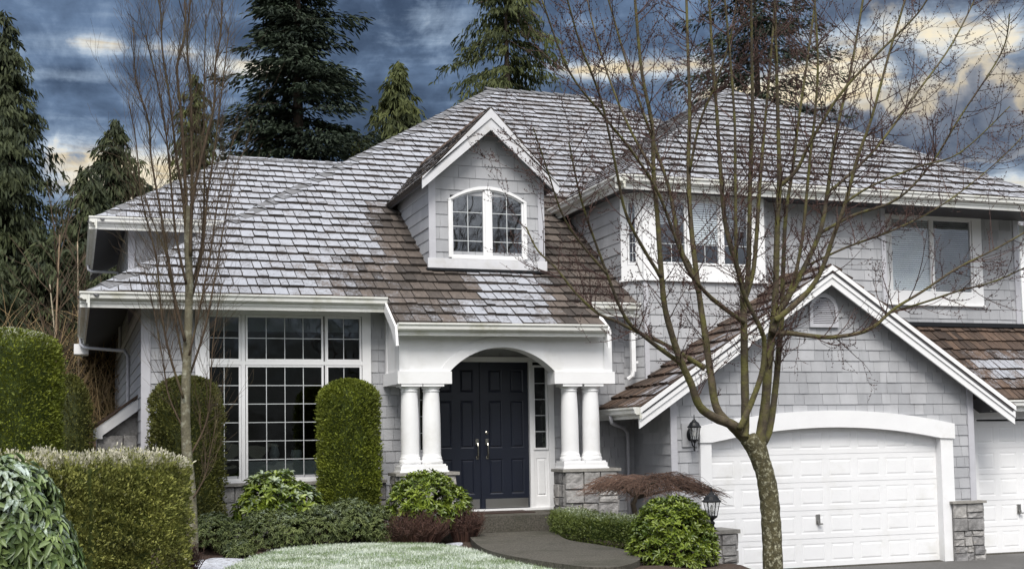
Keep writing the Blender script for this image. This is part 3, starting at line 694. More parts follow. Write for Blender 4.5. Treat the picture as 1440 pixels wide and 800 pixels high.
mb = MB(); mb.lbox(CHF, -.03, .45, 5.44, 5.469, -.02, .06); mb.build('sill', TRIM, wc)
# right bedroom window
B = [(16.225, 16.42, 5.22, 7.21, -.02, .04), (18.53, 18.775, 5.22, 7.21, -.02, .04), (16.42, 18.53, 7.085, 7.21, -.02, .039), (16.42, 18.53, 5.22, 5.47, -.02, .039), (17.455, 17.51, 5.47, 7.085, -.02, .03)]
wr_ = window('two light bedroom window above the garage with drawn blinds', 'window', RW, B)
mb = MB(); mb.lbox(RW, 16.20, 18.80, 5.19, 5.219, -.02, .07); mb.build('sill', TRIM, wr_)
lite(RW, wr_, 16.465, 17.43, 5.51, 7.045, 1, 1, 0., GLASSB); lite(RW, wr_, 17.535, 18.485, 5.51, 7.045, 1, 1, 0., GLASSB)
blinds(RW, wr_, 16.46, 17.44, 5.5, 7.06, -.04); blinds(RW, wr_, 17.53, 18.49, 5.52, 7.06, -.04, CURTAIN)
room(RW, wr_, 16.42, 18.53, 5.47, 7.09, -.14, -2.2)
# dormer window with arched head
DF = front(22.46)
arch = lambda a: 6.905+.235*(1-((a-7.37)/.75)**2)
mb = MB(); n = 16; A0, A1 = 6.595, 8.145
xs = [A0+(A1-A0)*i/n for i in range(n+1)]
outer = lambda a: 6.965+.265*(1-((a-7.37)/.775)**2)
inn = lambda a: arch(min(max(a, 6.62), 8.12))+.030
for i in range(n):
    c = [(xs[i], inn(xs[i])), (xs[i+1], inn(xs[i+1])), (xs[i+1], outer(xs[i+1])), (xs[i], outer(xs[i]))]
    mb.prism([DF(a, b, .055) for a, b in c], [DF(a, b, -.04) for a, b in c])
mb.lbox(DF, A0, 6.652, 5.87, 6.965, -.02, .05); mb.lbox(DF, 8.088, A1, 5.87, 6.965, -.02, .05); mb.lbox(DF, 7.315, 7.425, 5.87, 7.15, -.02, .045); mb.lbox(DF, 6.652, 8.088, 5.848, 5.885, -.02, .046)
wd = HB(mb, 'window', TRIM); wd['label'] = 'double arched window in the roof dormer'
lite(DF, wd, 6.688, 7.28, 5.925, 7.0, 2, 4, 0., GLASSB, arch=arch, bars=([6.984], [6.19, 6.46, 6.73], None))
lite(DF, wd, 7.46, 8.052, 5.925, 7.0, 2, 4, 0., GLASSB, arch=arch, bars=([7.756], [6.19, 6.46, 6.73], None))
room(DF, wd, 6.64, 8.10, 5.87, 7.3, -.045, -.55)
# louvred gable vent
VF = front(YG); mb = MB(); n = 12
vo = [(13.03, 4.47), (13.65, 4.47)]+[(13.34+.31*math.cos(math.pi*i/n), 4.80+.31*math.sin(math.pi*i/n)) for i in range(n+1)]
vi = [(13.10, 4.54), (13.58, 4.54)]+[(13.34+.24*math.cos(math.pi*i/n), 4.80+.24*math.sin(math.pi*i/n)) for i in range(n+1)]
for i in range(len(vo)):
    j = (i+1) % len(vo); c = [vi[i], vo[i], vo[j], vi[j]]; mb.prism([VF(a, b, .06) for a, b in c], [VF(a, b, .0) for a, b in c])
vent = HB(mb, 'gable_vent', GREYTRIM)
mb = MB()
for i in range(13):
    b = 4.56+.036*i; hw = .24 if b < 4.80 else math.sqrt(max(.0, .24**2-(b-4.80)**2))
    if hw < .05: continue
    mb.prism([VF(13.34-hw, b, .05), VF(13.34+hw, b, .05), VF(13.34+hw, b+.022, .026), VF(13.34-hw, b+.022, .026)], [VF(13.34-hw, b-.006, .048), VF(13.34+hw, b-.006, .048), VF(13.34+hw, b+.016, .023), VF(13.34-hw, b+.016, .023)])
mb.build('louvre', GREYTRIM, vent)
mb = MB(); mb.prism([VF(a, b, .022) for a, b in vi], [VF(a, b, .018) for a, b in vi]); mb.build('screen', DARKLAP, vent)

# ---- garage doors
def raised(mb, F, a0, a1, b0, b1, d, bev=.022, up=.011):
    o = rect(a0, a1, b0, b1); i1 = rect(a0+bev, a1-bev, b0+bev, b1-bev); i2 = rect(a0+2*bev, a1-2*bev, b0+2*bev, b1-2*bev)
    for P, Q, d0, d1 in ((o, i1, d, d-up), (i1, i2, d-up, d+up*.4)):
        for i in range(4):
            j = (i+1) % 4; mb.face([F(*P[i], d0), F(*P[j], d0), F(*Q[j], d1), F(*Q[i], d1)])
    mb.face([F(a, b, d+up*.4) for a, b in i2])
def frame_panel(mb, F, a0, a1, b0, b1, cells, d, th, bev=.022, up=.011):
    """flat face with the raised panels let into it"""
    xs = sorted({a0, a1, *[c[0] for c in cells], *[c[1] for c in cells]}); zs = sorted({b0, b1, *[c[2] for c in cells], *[c[3] for c in cells]})
    for i in range(len(xs)-1):
        for j in range(len(zs)-1):
            mx_, mz = (xs[i]+xs[i+1])/2, (zs[j]+zs[j+1])/2
            if any(c[0] < mx_ < c[1] and c[2] < mz < c[3] for c in cells): continue
            mb.face([F(xs[i], zs[j], d), F(xs[i+1], zs[j], d), F(xs[i+1], zs[j+1], d), F(xs[i], zs[j+1], d)])
    for c in cells: raised(mb, F, *c, d, bev, up)
    for (p, q) in (((a0, b0), (a1, b0)), ((a1, b0), (a1, b1)), ((a1, b1), (a0, b1)), ((a0, b1), (a0, b0))): mb.face([F(*p, d), F(*p, d-th), F(*q, d-th), F(*q, d)])
def garage_door(F, a0, a1, sec, rows, cols, d, hx, label):
    mb = MB(); wc_ = (a1-a0)/cols
    for r in range(rows):
        b0 = .012+r*sec+.004; b1 = .012+(r+1)*sec-.004
        cells = [(a0+wc_*c+.055, a0+wc_*(c+1)-.055, b0+.085, b1-.085) for c in range(cols)]
        frame_panel(mb, F, a0, a1, b0, b1, cells, d, .04, .030, .0052)
        mb.lbox(F, a0+.002, a1-.002, b1-.01, b1+.018, d-.035, d-.012)
    o = HB(mb, 'garage_door', TRIM); o['label'] = label
    h = MB(); h.lbox(F, hx-.045, hx+.045, .80, .98, d+.005, d+.02); h.lbox(F, hx-.02, hx+.02, .79, .86, d+.02, d+.06); h.lbox(F, hx-.02, hx+.07, .79, .815, d+.045, d+.07)
    h.build('handle', STEEL, o); return o
GF = front(YG)
garage_door(GF, 10.86, 15.87, .522, 5, 8, -.09, 13.15, 'wide white panelled garage door under the arched header')
F2 = front(21.2)
garage_door(F2, 17.30, 20.08, .532, 5, 5, -.07, 18.35, 'second white panelled garage door at the right edge')
board(GF, 10.66, 10.885, .0, 2.36, -.09, .075, 'garage_door_casing', TRIM); board(GF, 15.84, 16.125, .0, 2.36, -.09, .075, 'garage_door_casing', TRIM)
mb = MB(); n = 24; X0, X1 = 10.645, 16.16; xc = 13.40; hw = (X1-X0)/2
ou = lambda a: 2.635+.275*(1-((a-xc)/hw)**2); ib = lambda a: 2.35+.245*max(0, 1-((a-xc)/2.50)**2)
xs = [X0, 10.70, 10.884]+[10.884+(15.84-10.884)*i/n for i in range(1, n)]+[15.84, 16.1, X1]
for i in range(len(xs)-1):
    c = [(xs[i], ib(xs[i])), (xs[i+1], ib(xs[i+1])), (xs[i+1], ou(xs[i+1])), (xs[i], ou(xs[i]))]
    mb.prism([GF(a, b, .105) for a, b in c], [GF(a, b, -.08) for a, b in c])
HB(mb, 'arched_header', TRIM)
board(F2, 17.2, 20.2, 2.722, 3.02, -.06, .06, 'garage_door_header', TRIM); board(F2, 17.17, 17.295, 0, 2.72, -.08, .05, 'garage_door_casing', TRIM)

# ---- stone
def stonewall(mb, cp, F, a0, a1, b0, b1, seed, d=0., size=.34):
    rg = random.Random(seed)
    def split(x0, x1, y0, y1, dep):
        w_, h_ = x1-x0, y1-y0
        if dep < 6 and (w_ > size*1.35 or h_ > size*.95):
            if w_*rg.uniform(.7, 1.3) > h_*1.35:
                m_ = x0+w_*rg.uniform(.32, .68); split(x0, m_, y0, y1, dep+1); split(m_, x1, y0, y1, dep+1)
            else:
                m_ = y0+h_*rg.uniform(.35, .65); split(x0, x1, y0, m_, dep+1); split(x0, x1, m_, y1, dep+1)
            return
        g = .004; p = d+rg.uniform(.020, .050); r = rg.random(); e = .010
        j = lambda: rg.uniform(-.008, .008)
        o = rect(x0+g, x1-g, y0+g, y1-g); i = [(a+(e if k in (0, 3) else -e)+j(), b+(e if k < 2 else -e)+j()) for k, (a, b) in enumerate(o)]
        # rough face: 3x3 bumps
        nx = max(2, int(w_/.09)); nz_ = max(2, int(h_/.09)); grid = []
        for q in range(nz_+1):
            row = []
            for k in range(nx+1):
                u_, v_ = k/nx, q/nz_
                a = (i[0][0]*(1-u_)+i[1][0]*u_)*(1-v_)+(i[3][0]*(1-u_)+i[2][0]*u_)*v_; b = (i[0][1]*(1-u_)+i[1][1]*u_)*(1-v_)+(i[3][1]*(1-u_)+i[2][1]*u_)*v_
                row.append(F(a, b, p+rg.uniform(-.010, .012)))
            grid.append(row)
        for q in range(nz_):
            for k in range(nx): mb.face([grid[q][k], grid[q][k+1], grid[q+1][k+1], grid[q+1][k]], r)
        ring = grid[0]+[grid[q][nx] for q in range(1, nz_+1)]+grid[nz_][nx-1::-1]+[grid[q][0] for q in range(nz_-1, 0, -1)]
        for k in range(len(ring)):
            A, Bq = ring[k], ring[(k+1) % len(ring)]
            def out(P):
                # nearest point on the outer outline at base depth
                loc = None; return P
        for k in range(4):
            kk = (k+1) % 4; cc = [grid[0][0], grid[0][nx], grid[nz_][nx], grid[nz_][0]]
            mb.face([F(*o[k], d), F(*o[kk], d), cc[kk], cc[k]], r*.8)
    split(a0, a1, b0, b1, 0)
    cp.lbox(F, a0+.004, a1-.004, b0, b1, d-.03, d+.008)
def stonepart(name, faces, cap=None, label=None, parent=None):
    mb = MB(); cp = MB()
    for i, (F, a0, a1, b0, b1, seed, size) in enumerate(faces): stonewall(mb, cp, F, a0, a1, b0, b1, seed, 0., size)
    o = mb.build(name, STONE, parent if parent is not None else house)
    cp.build('mortar', MORTAR, o)
    if cap:
        c = MB(); rg = random.Random(3)
        for q in cap:
            c.box(*q)
        c.build('cap_stone', STONECAP, o)
    if label: o['label'] = label
    return o
stonepart('stone_base', [(front(21.99), 1.09, 5.25, .45, 1.745, 51, .36)], [(1.05, 5.25, 21.90, 22.05, 1.745, 1.80)])
PF = front(20.90)
PIERBACK = [(8.225, 9.215), (5.21, 6.21)]
for q0, q1 in PIERBACK: mb = MB(); mb.box(q0, q1, 20.92, 21.37, .7, 1.874); HB(mb, 'pier_core', MORTAR)
stonepart('stone_pier', [(PF, 8.215, 9.225, .70, 1.875, 60, .33), (leftw(8.215), -21.38, -20.90, .7, 1.875, 53, .33), (frame((9.225, 0, 0), (0, 1, 0), (0, 0, 1), (1, 0, 0)), 20.9, 21.38, .7, 1.875, 54, .33)], [(8.165, 9.285, 20.84, 21.43, 1.875, 1.928)])
stonepart('stone_pier', [(PF, 5.20, 6.22, .70, 1.875, 55, .33), (leftw(5.20), -21.38, -20.90, .7, 1.875, 56, .33)], [(5.15, 6.27, 20.84, 21.43, 1.875, 1.928)])
G3 = front(20.40)
stonepart('stone_pier', [(G3, 16.03, 16.74, -.02, 1.09, 57, .30), (frame((16.74, 0, 0), (0, 1, 0), (0, 0, 1), (1, 0, 0)), 20.4, 21.2, -.02, 1.09, 58, .3)], [(15.99, 16.79, 20.33, 21.0, 1.09, 1.14)])
# low stone bump-out with its own little roof on the left side
CF_ = front(23.6)
bo = stonepart('side_bay', [(CF_, .40, 1.10, .6, 2.66, 59, .42)])
mb = MB(); q = [(.34, 2.60), (.34, 2.76), (1.11, 3.31), (1.11, 3.10), (.50, 2.66), (.50, 2.60)]
mb.prism([CF_(a, b, .12) for a, b in q], [CF_(a, b, -.02) for a, b in q]); mb.build('rake_board', TRIM, bo)
mb = MB(); q = [(.32, 2.77), (1.10, 3.33), (1.10, 3.38), (.30, 2.81)]; mb.prism([CF_(a, b, .15) for a, b in q], [CF_(a, b, -1.6) for a, b in q]); mb.build('bay_roof', SHAKEB, bo)
mb = MB(); q = [(.42, .6), (1.1, .6), (1.1, 3.2), (.42, 2.70)]; mb.prism([CF_(a, b, -.05) for a, b in q], [CF_(a, b, -1.5) for a, b in q]); mb.build('bay_side', STONE, bo)

# ---- porch
YB = 21.0; BFm = front(YB)
mb = MB(); n = 28; xc = 7.135; hw = .97
ar = lambda a: 3.656+math.sqrt(max(0, 1.319**2-(a-xc)**2))-(1.319-.425)
xs = [xc-hw*math.cos(math.pi*i/n) for i in range(n+1)]
for i in range(n):
    c = [(xs[i], ar(xs[i])), (xs[i+1], ar(xs[i+1])), (xs[i+1], 4.42), (xs[i], 4.42)]; mb.prism([BFm(a, b, 0) for a, b in c], [BFm(a, b, -.30) for a, b in c])
mb.lbox(BFm, 5.275, 6.165, 3.45, 4.42, -.30, 0.); mb.lbox(BFm, 8.105, 9.20, 3.45, 4.42, -.30, 0.)
beam = HB(mb, 'porch_beam', TRIM)
mb = MB()
mb.lbox(BFm, 5.225, 6.185, 3.44, 3.655, -.34, .05); mb.lbox(BFm, 8.085, 9.25, 3.44, 3.655, -.34, .05)
mb.box(5.225, 5.55, 21.34, 22.03, 3.44, 3.655); mb.box(8.95, 9.25, 21.34, 22.03, 3.44, 3.655)
mb.lbox(BFm, 5.262, 5.42, 3.655, 4.42, -.02, .022); mb.lbox(BFm, 9.06, 9.213, 3.655, 4.42, -.02, .022); mb.lbox(BFm, 5.42, 9.06, 4.34, 4.42, -.02, .021)
mb.box(5.262, 5.40, 21.9, 22.03, 3.655, 4.9)
ao = lambda a: 3.656+math.sqrt(max(0, 1.401**2-(a-xc)**2))-(1.401-.615)
xo = [xc-1.16*math.cos(math.pi*i/n) for i in range(n+1)]
for i in range(n):
    c = [(xs[i], ar(xs[i])+.001), (xs[i+1], ar(xs[i+1])+.001), (xo[i+1], ao(xo[i+1])), (xo[i], ao(xo[i]))]
    mb.prism([BFm(a, b, .020) for a, b in c], [BFm(a, b, -.01) for a, b in c])
mb.build('moulding', TRIM, beam)
q = [(5.275, 21.28, 3.5), (5.275, 22.05, 3.5), (5.275, 22.05, 5.16), (5.275, 21.0, 4.45), (5.275, 21.0, 4.40), (5.275, 21.28, 4.40)]
for X_, dx_ in ((5.275, .2), (9.2, -.2)): mb = MB(); mb.prism([(X_, b, c) for a, b, c in q], [(X_+dx_, b, c) for a, b, c in q]); mb.build('side_panel', TRIM, beam)
mb = MB(); mb.box(5.48, 9.0, 21.30, 22.04, 4.30, 4.36); HB(mb, 'porch_ceiling', BROWNWALL)
for X in (5.475, 5.862, 8.43, 8.842):
    mb = MB(); c = (X, 21.145, 0)
    prof = [(.185, 2.065), (.190, 2.09), (.192, 2.115), (.182, 2.135), (.172, 2.145), (.176, 2.165), (.172, 2.185), (.160, 2.20), (.158, 2.25), (.158, 2.55), (.155, 2.85), (.147, 3.12), (.139, 3.29), (.139, 3.305), (.150, 3.312), (.150, 3.328), (.140, 3.334), (.140, 3.352), (.165, 3.375), (.178, 3.395)]
    mb.lathe(c, prof, 28); col_ = HB(mb, 'porch_column', TRIM, None, False)
    for p in col_.data.polygons: p.use_smooth = len(p.vertices) == 4
    mb = MB(); mb.box(X-.185, X+.185, 21.145-.185, 21.145+.185, 3.395, 3.439); mb.build('capital', TRIM, col_)
    mb = MB(); mb.box(X-.195, X+.195, 21.145-.195, 21.145+.195, 2.035, 2.066); mb.build('plinth', TRIM, col_)
for x0, x1 in ((5.255, 6.08), (8.225, 9.06)):
    mb = MB(); mb.box(x0, x1, 20.93, 21.36, 1.93, 2.034); mb.box(x0-.02, x1+.02, 20.91, 21.38, 1.929, 1.955); HB(mb, 'column_base', TRIM)
mb = MB(); mb.box(5.6, 8.05, 20.50, 22.04, .55, 1.17); mb.box(8.05, 8.5, 21.6, 22.04, .55, 1.168); HB(mb, 'porch_slab', CONC)

# ---- front door
def door_leaf(a0, a1, mirror, hx, label):
    F = frame((0, 22.08, 0), (1, 0, 0), (0, 0, 1), (0, -1, 0)); mb = MB()
    w_ = a1-a0; c0 = [(.115, .375), (.535, .79)]
    cs = []
    for p, q in c0:
        if mirror: p, q = w_-q, w_-p
        for z0, z1 in ((1.48, 2.12), (2.32, 3.19), (3.34, 3.755)): cs.append((a0+p, a0+q, z0, z1))
    frame_panel(mb, F, a0, a1, 1.215, 3.893, cs, 0., .05)
    o = HB(mb, 'front_door', NAVY); o['label'] = label
    k = MB(); k.lbox(F, a0+.03, a1-.03, 1.23, 1.395, .001, .006); k.build('kick_plate', STEEL, o)
    h = MB(); h.lbox(F, hx-.028, hx+.028, 2.37, 2.49, .0, .014); h.lbox(F, hx-.022, hx+.022, 2.12, 2.18, .0, .014)
    h.tube([F(hx, 2.40, .012), F(hx, 2.40, .06), F(hx, 2.36, .075), F(hx, 2.22, .075), F(hx, 2.16, .055), F(hx, 2.15, .012)], .015, 8); h.lbox(F, hx-.014, hx+.014, 2.41, 2.425, .014, .05)
    h.build('handle', BRASSY, o)
    if not mirror:
        d = MB(); d.lathe((0, 0, 0), [(.032, 0), (.032, .014), (.02, .02)], 14); d.v = [tuple(F(hx+x, 2.60+y, z)) for x, y, z in d.v]; d.build('deadbolt', BRASSY, o)
door_leaf(7.098, 7.983, False, 7.165, 'right leaf of the navy front door, with deadbolt')
door_leaf(6.157, 7.042, True, 6.975, 'left leaf of the navy front door')
mb = MB(); F = front(22.08); mb.lbox(F, 7.0425, 7.0975, 1.215, 3.893, -.03, .02); HB(mb, 'astragal', NAVY)
mb = MB(); mb.lbox(FW, 5.79, 8.47, 3.895, 3.985, -.06, .05); mb.lbox(FW, 7.985, 8.055, 1.17, 3.895, -.06, .04); mb.lbox(FW, 6.085, 6.155, 1.17, 3.895, -.06, .04)
mb.lbox(FW, 8.36, 8.47, 1.17, 3.895, -.06, .04); mb.lbox(FW, 5.79, 5.78+.11, 1.17, 3.895, -.06, .04); mb.lbox(FW, 5.79, 8.47, 1.171, 1.214, -.10, .055)
surr = HB(mb, 'door_surround', TRIM)
for a0, a1 in ((8.095, 8.315), (5.825+.07, 6.045)):
    mb = MB()
    frame_panel(mb, FW, a0-.04, a1+.045, 1.214, 2.27, [(a0+.02, a1-.0, 1.42, 2.12)], .0, .05)
    wsl = HB(mb, 'sidelight', TRIM)
    lite(FW, wsl, a0, a1, 2.31, 3.80, 1, 5, 0., GLASS, fw=.038)
    room(FW, wsl, a0-.03, a1+.03, 2.28, 3.83, -.05, -1.2)
mb = MB(); mb.box(5.8, 8.46, 22.2, 22.25, 1.0, 4.0); HB(mb, 'door_backing', DARKROOM)

# ================================================================== GROUND
def structure(o, nm=None): o['kind'] = 'structure'; return o
mb = MB(); mb.face([(-500, -300, -.06), (500, -300, -.06), (500, 900, -.06), (-500, 900, -.06)]); structure(mb.build('ground', GROUND))
mb = MB(); mb.face([(8.2, 2, -.004), (40, 2, -.004), (40, 21.9, -.004), (8.2, 21.9, -.004)]); structure(mb.build('driveway', ASPH))
mb = MB(); mb.box(10.86, 15.9, 20.50, 21.2, -.05, .008); mb.box(17.2, 20.2, 21.14, 21.8, -.05, .009); structure(mb.build('garage_apron', CONC))
def inpoly(px, py, poly):
    c = np.zeros(px.shape, bool); n = len(poly)
    for i in range(n):
        x0, y0 = poly[i-1]; x1, y1 = poly[i]
        m = ((y0 > py) != (y1 > py)); t = (x1-x0)*(py-y0)/((y1-y0) if abs(y1-y0) > 1e-9 else 1e-9)+x0
        c ^= m & (px < t)
    return c
def vnoise(x, y, seed=0):
    rs = np.random.RandomState(seed); o = 0
    for k in range(6):
        a, b, p = rs.uniform(.6, 5, 1), rs.uniform(.6, 5, 1), rs.uniform(0, 6.28)
        o = o+np.sin(x*a*(-1)**k+y*b+p)/(1+.35*k)
    return o/3
def smooth_poly(P, it=3):
    P = [tuple(p) for p in P]
    for _ in range(it):
        Q = []
        for i in range(len(P)):
            a, b = P[i], P[(i+1) % len(P)]; Q += [(a[0]*.75+b[0]*.25, a[1]*.75+b[1]*.25), (a[0]*.25+b[0]*.75, a[1]*.25+b[1]*.75)]
        P = Q
    return P
def sheet(name, poly, zf, m, step=.12, skirt=.25, parent=None):
    """an uneven sheet of ground over an outline: a grid trimmed to it and a skirt down its edge"""
    me = [Vector((x, y, 0)) for x, y in poly]; mb = MB()
    # interior grid points triangulated with the border
    from mathutils.geometry import delaunay_2d_cdt
    xs = [p[0] for p in poly]; ys = [p[1] for p in poly]
    gx, gy = np.meshgrid(np.arange(min(xs), max(xs), step), np.arange(min(ys), max(ys), step)); gx = gx.ravel()+np.random.RandomState(1).uniform(-.3, .3, gx.size)*step; gy = gy.ravel()
    k = inpoly(gx, gy, poly); n = len(poly)
    pts = [Vector(p) for p in poly]+[Vector((a, b)) for a, b in zip(gx[k], gy[k])]
    v, e, f, *_ = delaunay_2d_cdt(pts, [(i, (i+1) % n) for i in range(n)], [], 1, 1e-5)
    mb.v = [(p.x, p.y, float(zf(p.x, p.y))) for p in v]
    for t in f: mb.f.append(tuple(t)); mb.r.append(.5); mb.fr.append(0.)
    for i in range(n):
        a, b = poly[i], poly[(i+1) % n]; mb.face([(*a, zf(*a)), (*a, zf(*a)-skirt), (*b, zf(*b)-skirt), (*b, zf(*b))])
    o = mb.build(name, m, parent, False)
    return o
bed_z = lambda x, y: .765-.40*max(0, min(1, (x-8.25)/.5))*max(0, min(1, (17-y)/.8))+.03*math.sin(x*2.1+y*1.3)+.02*math.sin(x*5.3-y*4.1)+.05*max(0, min(1, (y-19)/2))
bed = [(-14, 6), (9.2, 6), (9.3, 14.8), (8.95, 16.2), (9.6, 18.4), (10.05, 20.47), (10.05, 22), (1.0, 22), (.4, 24), (-14, 30)]
structure(sheet('planting_bed', bed, bed_z, SOIL, .25, .9))
lawn_p = smooth_poly([(1.0, 11), (1.5, 15), (2.0, 17.4), (2.75, 19.25), (3.6, 20.0), (4.7, 19.75), (5.5, 19.2), (5.62, 17.8), (5.50, 16.6), (5.75, 15.0), (6.1, 13), (6.2, 11)], 2)
lawn_z = lambda x, y: .80+.035*math.sin(x*.9+.4)*math.sin(y*.6)+.05*max(0, min(1, (6.2-x)/2.5))*1.0
lawn = structure(sheet('lawn', lawn_p, lawn_z, LAWN, .2, .12))
walk_p = smooth_poly([(6.3, 20.49), (5.95, 19.2), (5.66, 17.9), (5.52, 16.8), (5.62, 15.6), (5.98, 13.95), (6.84, 14.72), (7.30, 16.0), (7.30, 17.2), (7.18, 18.2), (7.5, 19.4), (7.85, 20.49)], 2)
structure(sheet('garden_path', walk_p, lambda x, y: .895-.006*max(0, 18-y), CONC, .25, .24))
# frost-whitened patches on the mulch
rs = np.random.RandomState(4)
def patch(pts, seed, z=.012):
    r = random.Random(seed); P = smooth_poly([(x+r.uniform(-.05, .05), y+r.uniform(-.08, .08)) for x, y in pts], 2)
    o = sheet('snow', P, lambda x, y: bed_z(x, y)+z+.01*math.sin(x*9+y*7), SNOW, .12, .06); o['kind'] = 'stuff'; return o
patch([(1.25, 15.4), (1.36, 16.6), (1.62, 18.2), (1.85, 19.2), (2.2, 19.4), (2.62, 19.15), (2.35, 18.2), (2.05, 17.2), (1.7, 15.4)], 1)
patch([(4.9, 19.95), (5.2, 20.15), (5.5, 19.9), (5.3, 19.72)], 2); patch([(5.55, 19.4), (5.75, 19.9), (5.95, 19.6), (5.75, 19.2)], 3); patch([(3.55, 20.05), (3.75, 20.25), (3.95, 20.1), (3.8, 19.95)], 5)
patch([(5.78, 14.6), (5.6, 15.4), (5.75, 14.9), (6.05, 13.6), (6.1, 13.2)], 6)
# grass blades
rs = np.random.RandomState(7)
n = 60000
gx = rs.uniform(1.2, 6.2, n); gy = 12.5+7.6*rs.uniform(0, 1, n)**.8; k = inpoly(gx+rs.normal(0, .05, n), gy+rs.normal(0, .07, n), lawn_p); gx, gy = gx[k], gy[k]; n = len(gx)
gz = np.array([lawn_z(a, b) for a, b in zip(gx, gy)]); th = rs.uniform(0, 6.28, n); hh = rs.uniform(.018, .042, n); bw_ = rs.uniform(.004, .008, n)
base = np.stack([gx, gy, gz-.003], 1); dirs = np.stack([np.cos(th), np.sin(th), 0*th], 1)
tip = base+np.stack([rs.normal(0, .012, n), rs.normal(0, .012, n), hh], 1)
V = np.concatenate([base-dirs*bw_[:, None], base+dirs*bw_[:, None], tip], 1).reshape(-1, 3); Fq = np.arange(3*n).reshape(-1, 3)
frz = np.clip(.45+.38*vnoise(gx*1.6, gy*1.1, 3)+rs.uniform(-.3, .35, n), 0, 1)
o = npmesh('grass', V, Fq, rs.uniform(0, 1, n), BLADE, None, frz); o['kind'] = 'stuff'

# ================================================================== PLANTS
def unit(a): return a/np.maximum(np.linalg.norm(a, axis=1, keepdims=True), 1e-9)
def leaves(P, D, Nn, Ln, Wd, fold=.25, droop=.25):
    """lance-shaped leaves folded at the midrib: base, two shoulders each side, tip"""
    D = unit(D); S_ = unit(np.cross(D, Nn)); U = unit(np.cross(S_, D)); Ln = Ln[:, None]; Wd = Wd[:, None]
    dn = np.array([0, 0, -1.0])
    b = P; m1 = P+D*Ln*.35; m2 = P+D*Ln*.72+dn*Ln*droop*.35; t = P+D*Ln+dn*Ln*droop
    l1 = m1+S_*Wd*.5+U*Wd*fold; r1 = m1-S_*Wd*.5+U*Wd*fold; l2 = m2+S_*Wd*.42+U*Wd*fold; r2 = m2-S_*Wd*.42+U*Wd*fold
    V = np.stack([b, l1, l2, t, r2, r1], 1).reshape(-1, 3); k = np.arange(len(P))[:, None]*6
    F = np.concatenate([k+np.array([[0, 3, 2, 1]]), k+np.array([[0, 5, 4, 3]])], 1).reshape(-1, 4)
    return V, F
def lobes_points(lobes, n, rs, shell=(.86, 1.05), zmin=-.5):
    """points and outward normals near the surface of a union of ellipsoids (cx,cy,cz,rx,ry,rz)"""
    L_ = np.array(lobes, float); A = L_[:, 3]*L_[:, 5]; pk = rs.choice(len(L_), n*2, p=A/A.sum()); d = unit(rs.normal(0, 1, (n*2, 3))); d[:, 2] = np.where(d[:, 2] < zmin, -d[:, 2], d[:, 2])
    C, Rr = L_[pk, :3], L_[pk, 3:]; sc = rs.uniform(*shell, (n*2, 1)); P = C+d*Rr*sc; Nn = unit(d/Rr)
    keep = np.ones(len(P), bool)
    for i, l in enumerate(L_):
        q = (((P-l[:3])/l[3:])**2).sum(1); keep &= (q > shell[0]**2*.85) | (pk == i)
    P, Nn = P[keep][:n], Nn[keep][:n]; return P, Nn
def rosettes(name, lobes, n, m, parent, seed, Ln=(.10, .15), Wd=(.030, .042), per=8, frost=0., up=.35, droop=.3, shell=(.80, 1.03), frost_dir=.2, hang=0.):
    rs = np.random.RandomState(seed); P, Nn = lobes_points(lobes, n, rs, shell); n = len(P)
    ax = unit(Nn+np.array([0, 0, .55])-np.array([0, 0, hang])); t1 = unit(np.cross(ax, rs.normal(0, 1, (n, 3)))); t2 = np.cross(ax, t1)
    ph = (np.arange(per)/per*2*math.pi)[None, :]+rs.uniform(0, 6.28, (n, 1))+rs.normal(0, .2, (n, per))
    el = rs.uniform(up-.3, up+.35, (n, per))
    D = t1[:, None]*np.cos(ph)[..., None]*np.cos(el)[..., None]+t2[:, None]*np.sin(ph)[..., None]*np.cos(el)[..., None]+ax[:, None]*np.sin(el)[..., None]-np.array([0, 0, hang])
    PP = np.repeat(P, per, 0)+rs.normal(0, .008, (n*per, 3)); D = D.reshape(-1, 3); NN = np.repeat(ax, per, 0)+rs.normal(0, .15, (n*per, 3))
    V, F = leaves(PP, D, NN, rs.uniform(*Ln, n*per), rs.uniform(*Wd, n*per), droop=droop)
    cl = np.clip(rs.normal(.5, .2, n)+.25*vnoise(P[:, 0]*3, P[:, 2]*4, seed), 0, 1); rn = np.clip(np.repeat(cl, per)+rs.normal(0, .15, n*per), 0, 1)
    fz = np.repeat(np.clip(frost*(rs.uniform(.2, 1.3, n))*np.clip(Nn[:, 2]+frost_dir, 0, 1), 0, 1), per)
    return npmesh(name, V, F, np.repeat(rn, 2), m, parent, np.repeat(fz, 2))
def sprays(name, P, Nn, m, parent, seed, L=(.035, .065), W=(.014, .024), frost=None, upw=.75, rnd=None):
    """small flat fans of scale leaves, roughly upright, just off the surface"""
    rs = np.random.RandomState(seed); n = len(P)
    D = unit(Nn*rs.uniform(.25, .9, (n, 1))+np.array([0, 0, upw])+rs.normal(0, .45, (n, 3))); V, F = leaves(P, D, rs.normal(0, 1, (n, 3))+Nn*.6, rs.uniform(*L, n), rs.uniform(*W, n), fold=.1, droop=.15)
    rn = np.clip(rs.uniform(0, 1, n)*.42+.29+.22*vnoise(P[:, 0]*7+P[:, 1]*3, P[:, 2]*8, seed)+.26*vnoise(P[:, 0]*23+P[:, 1]*17, P[:, 2]*21, seed+1), 0, 1) if rnd is None else rnd
    fz = np.zeros(n) if frost is None else frost
    return npmesh(name, V, F, np.repeat(rn, 2), m, parent, np.repeat(fz, 2))
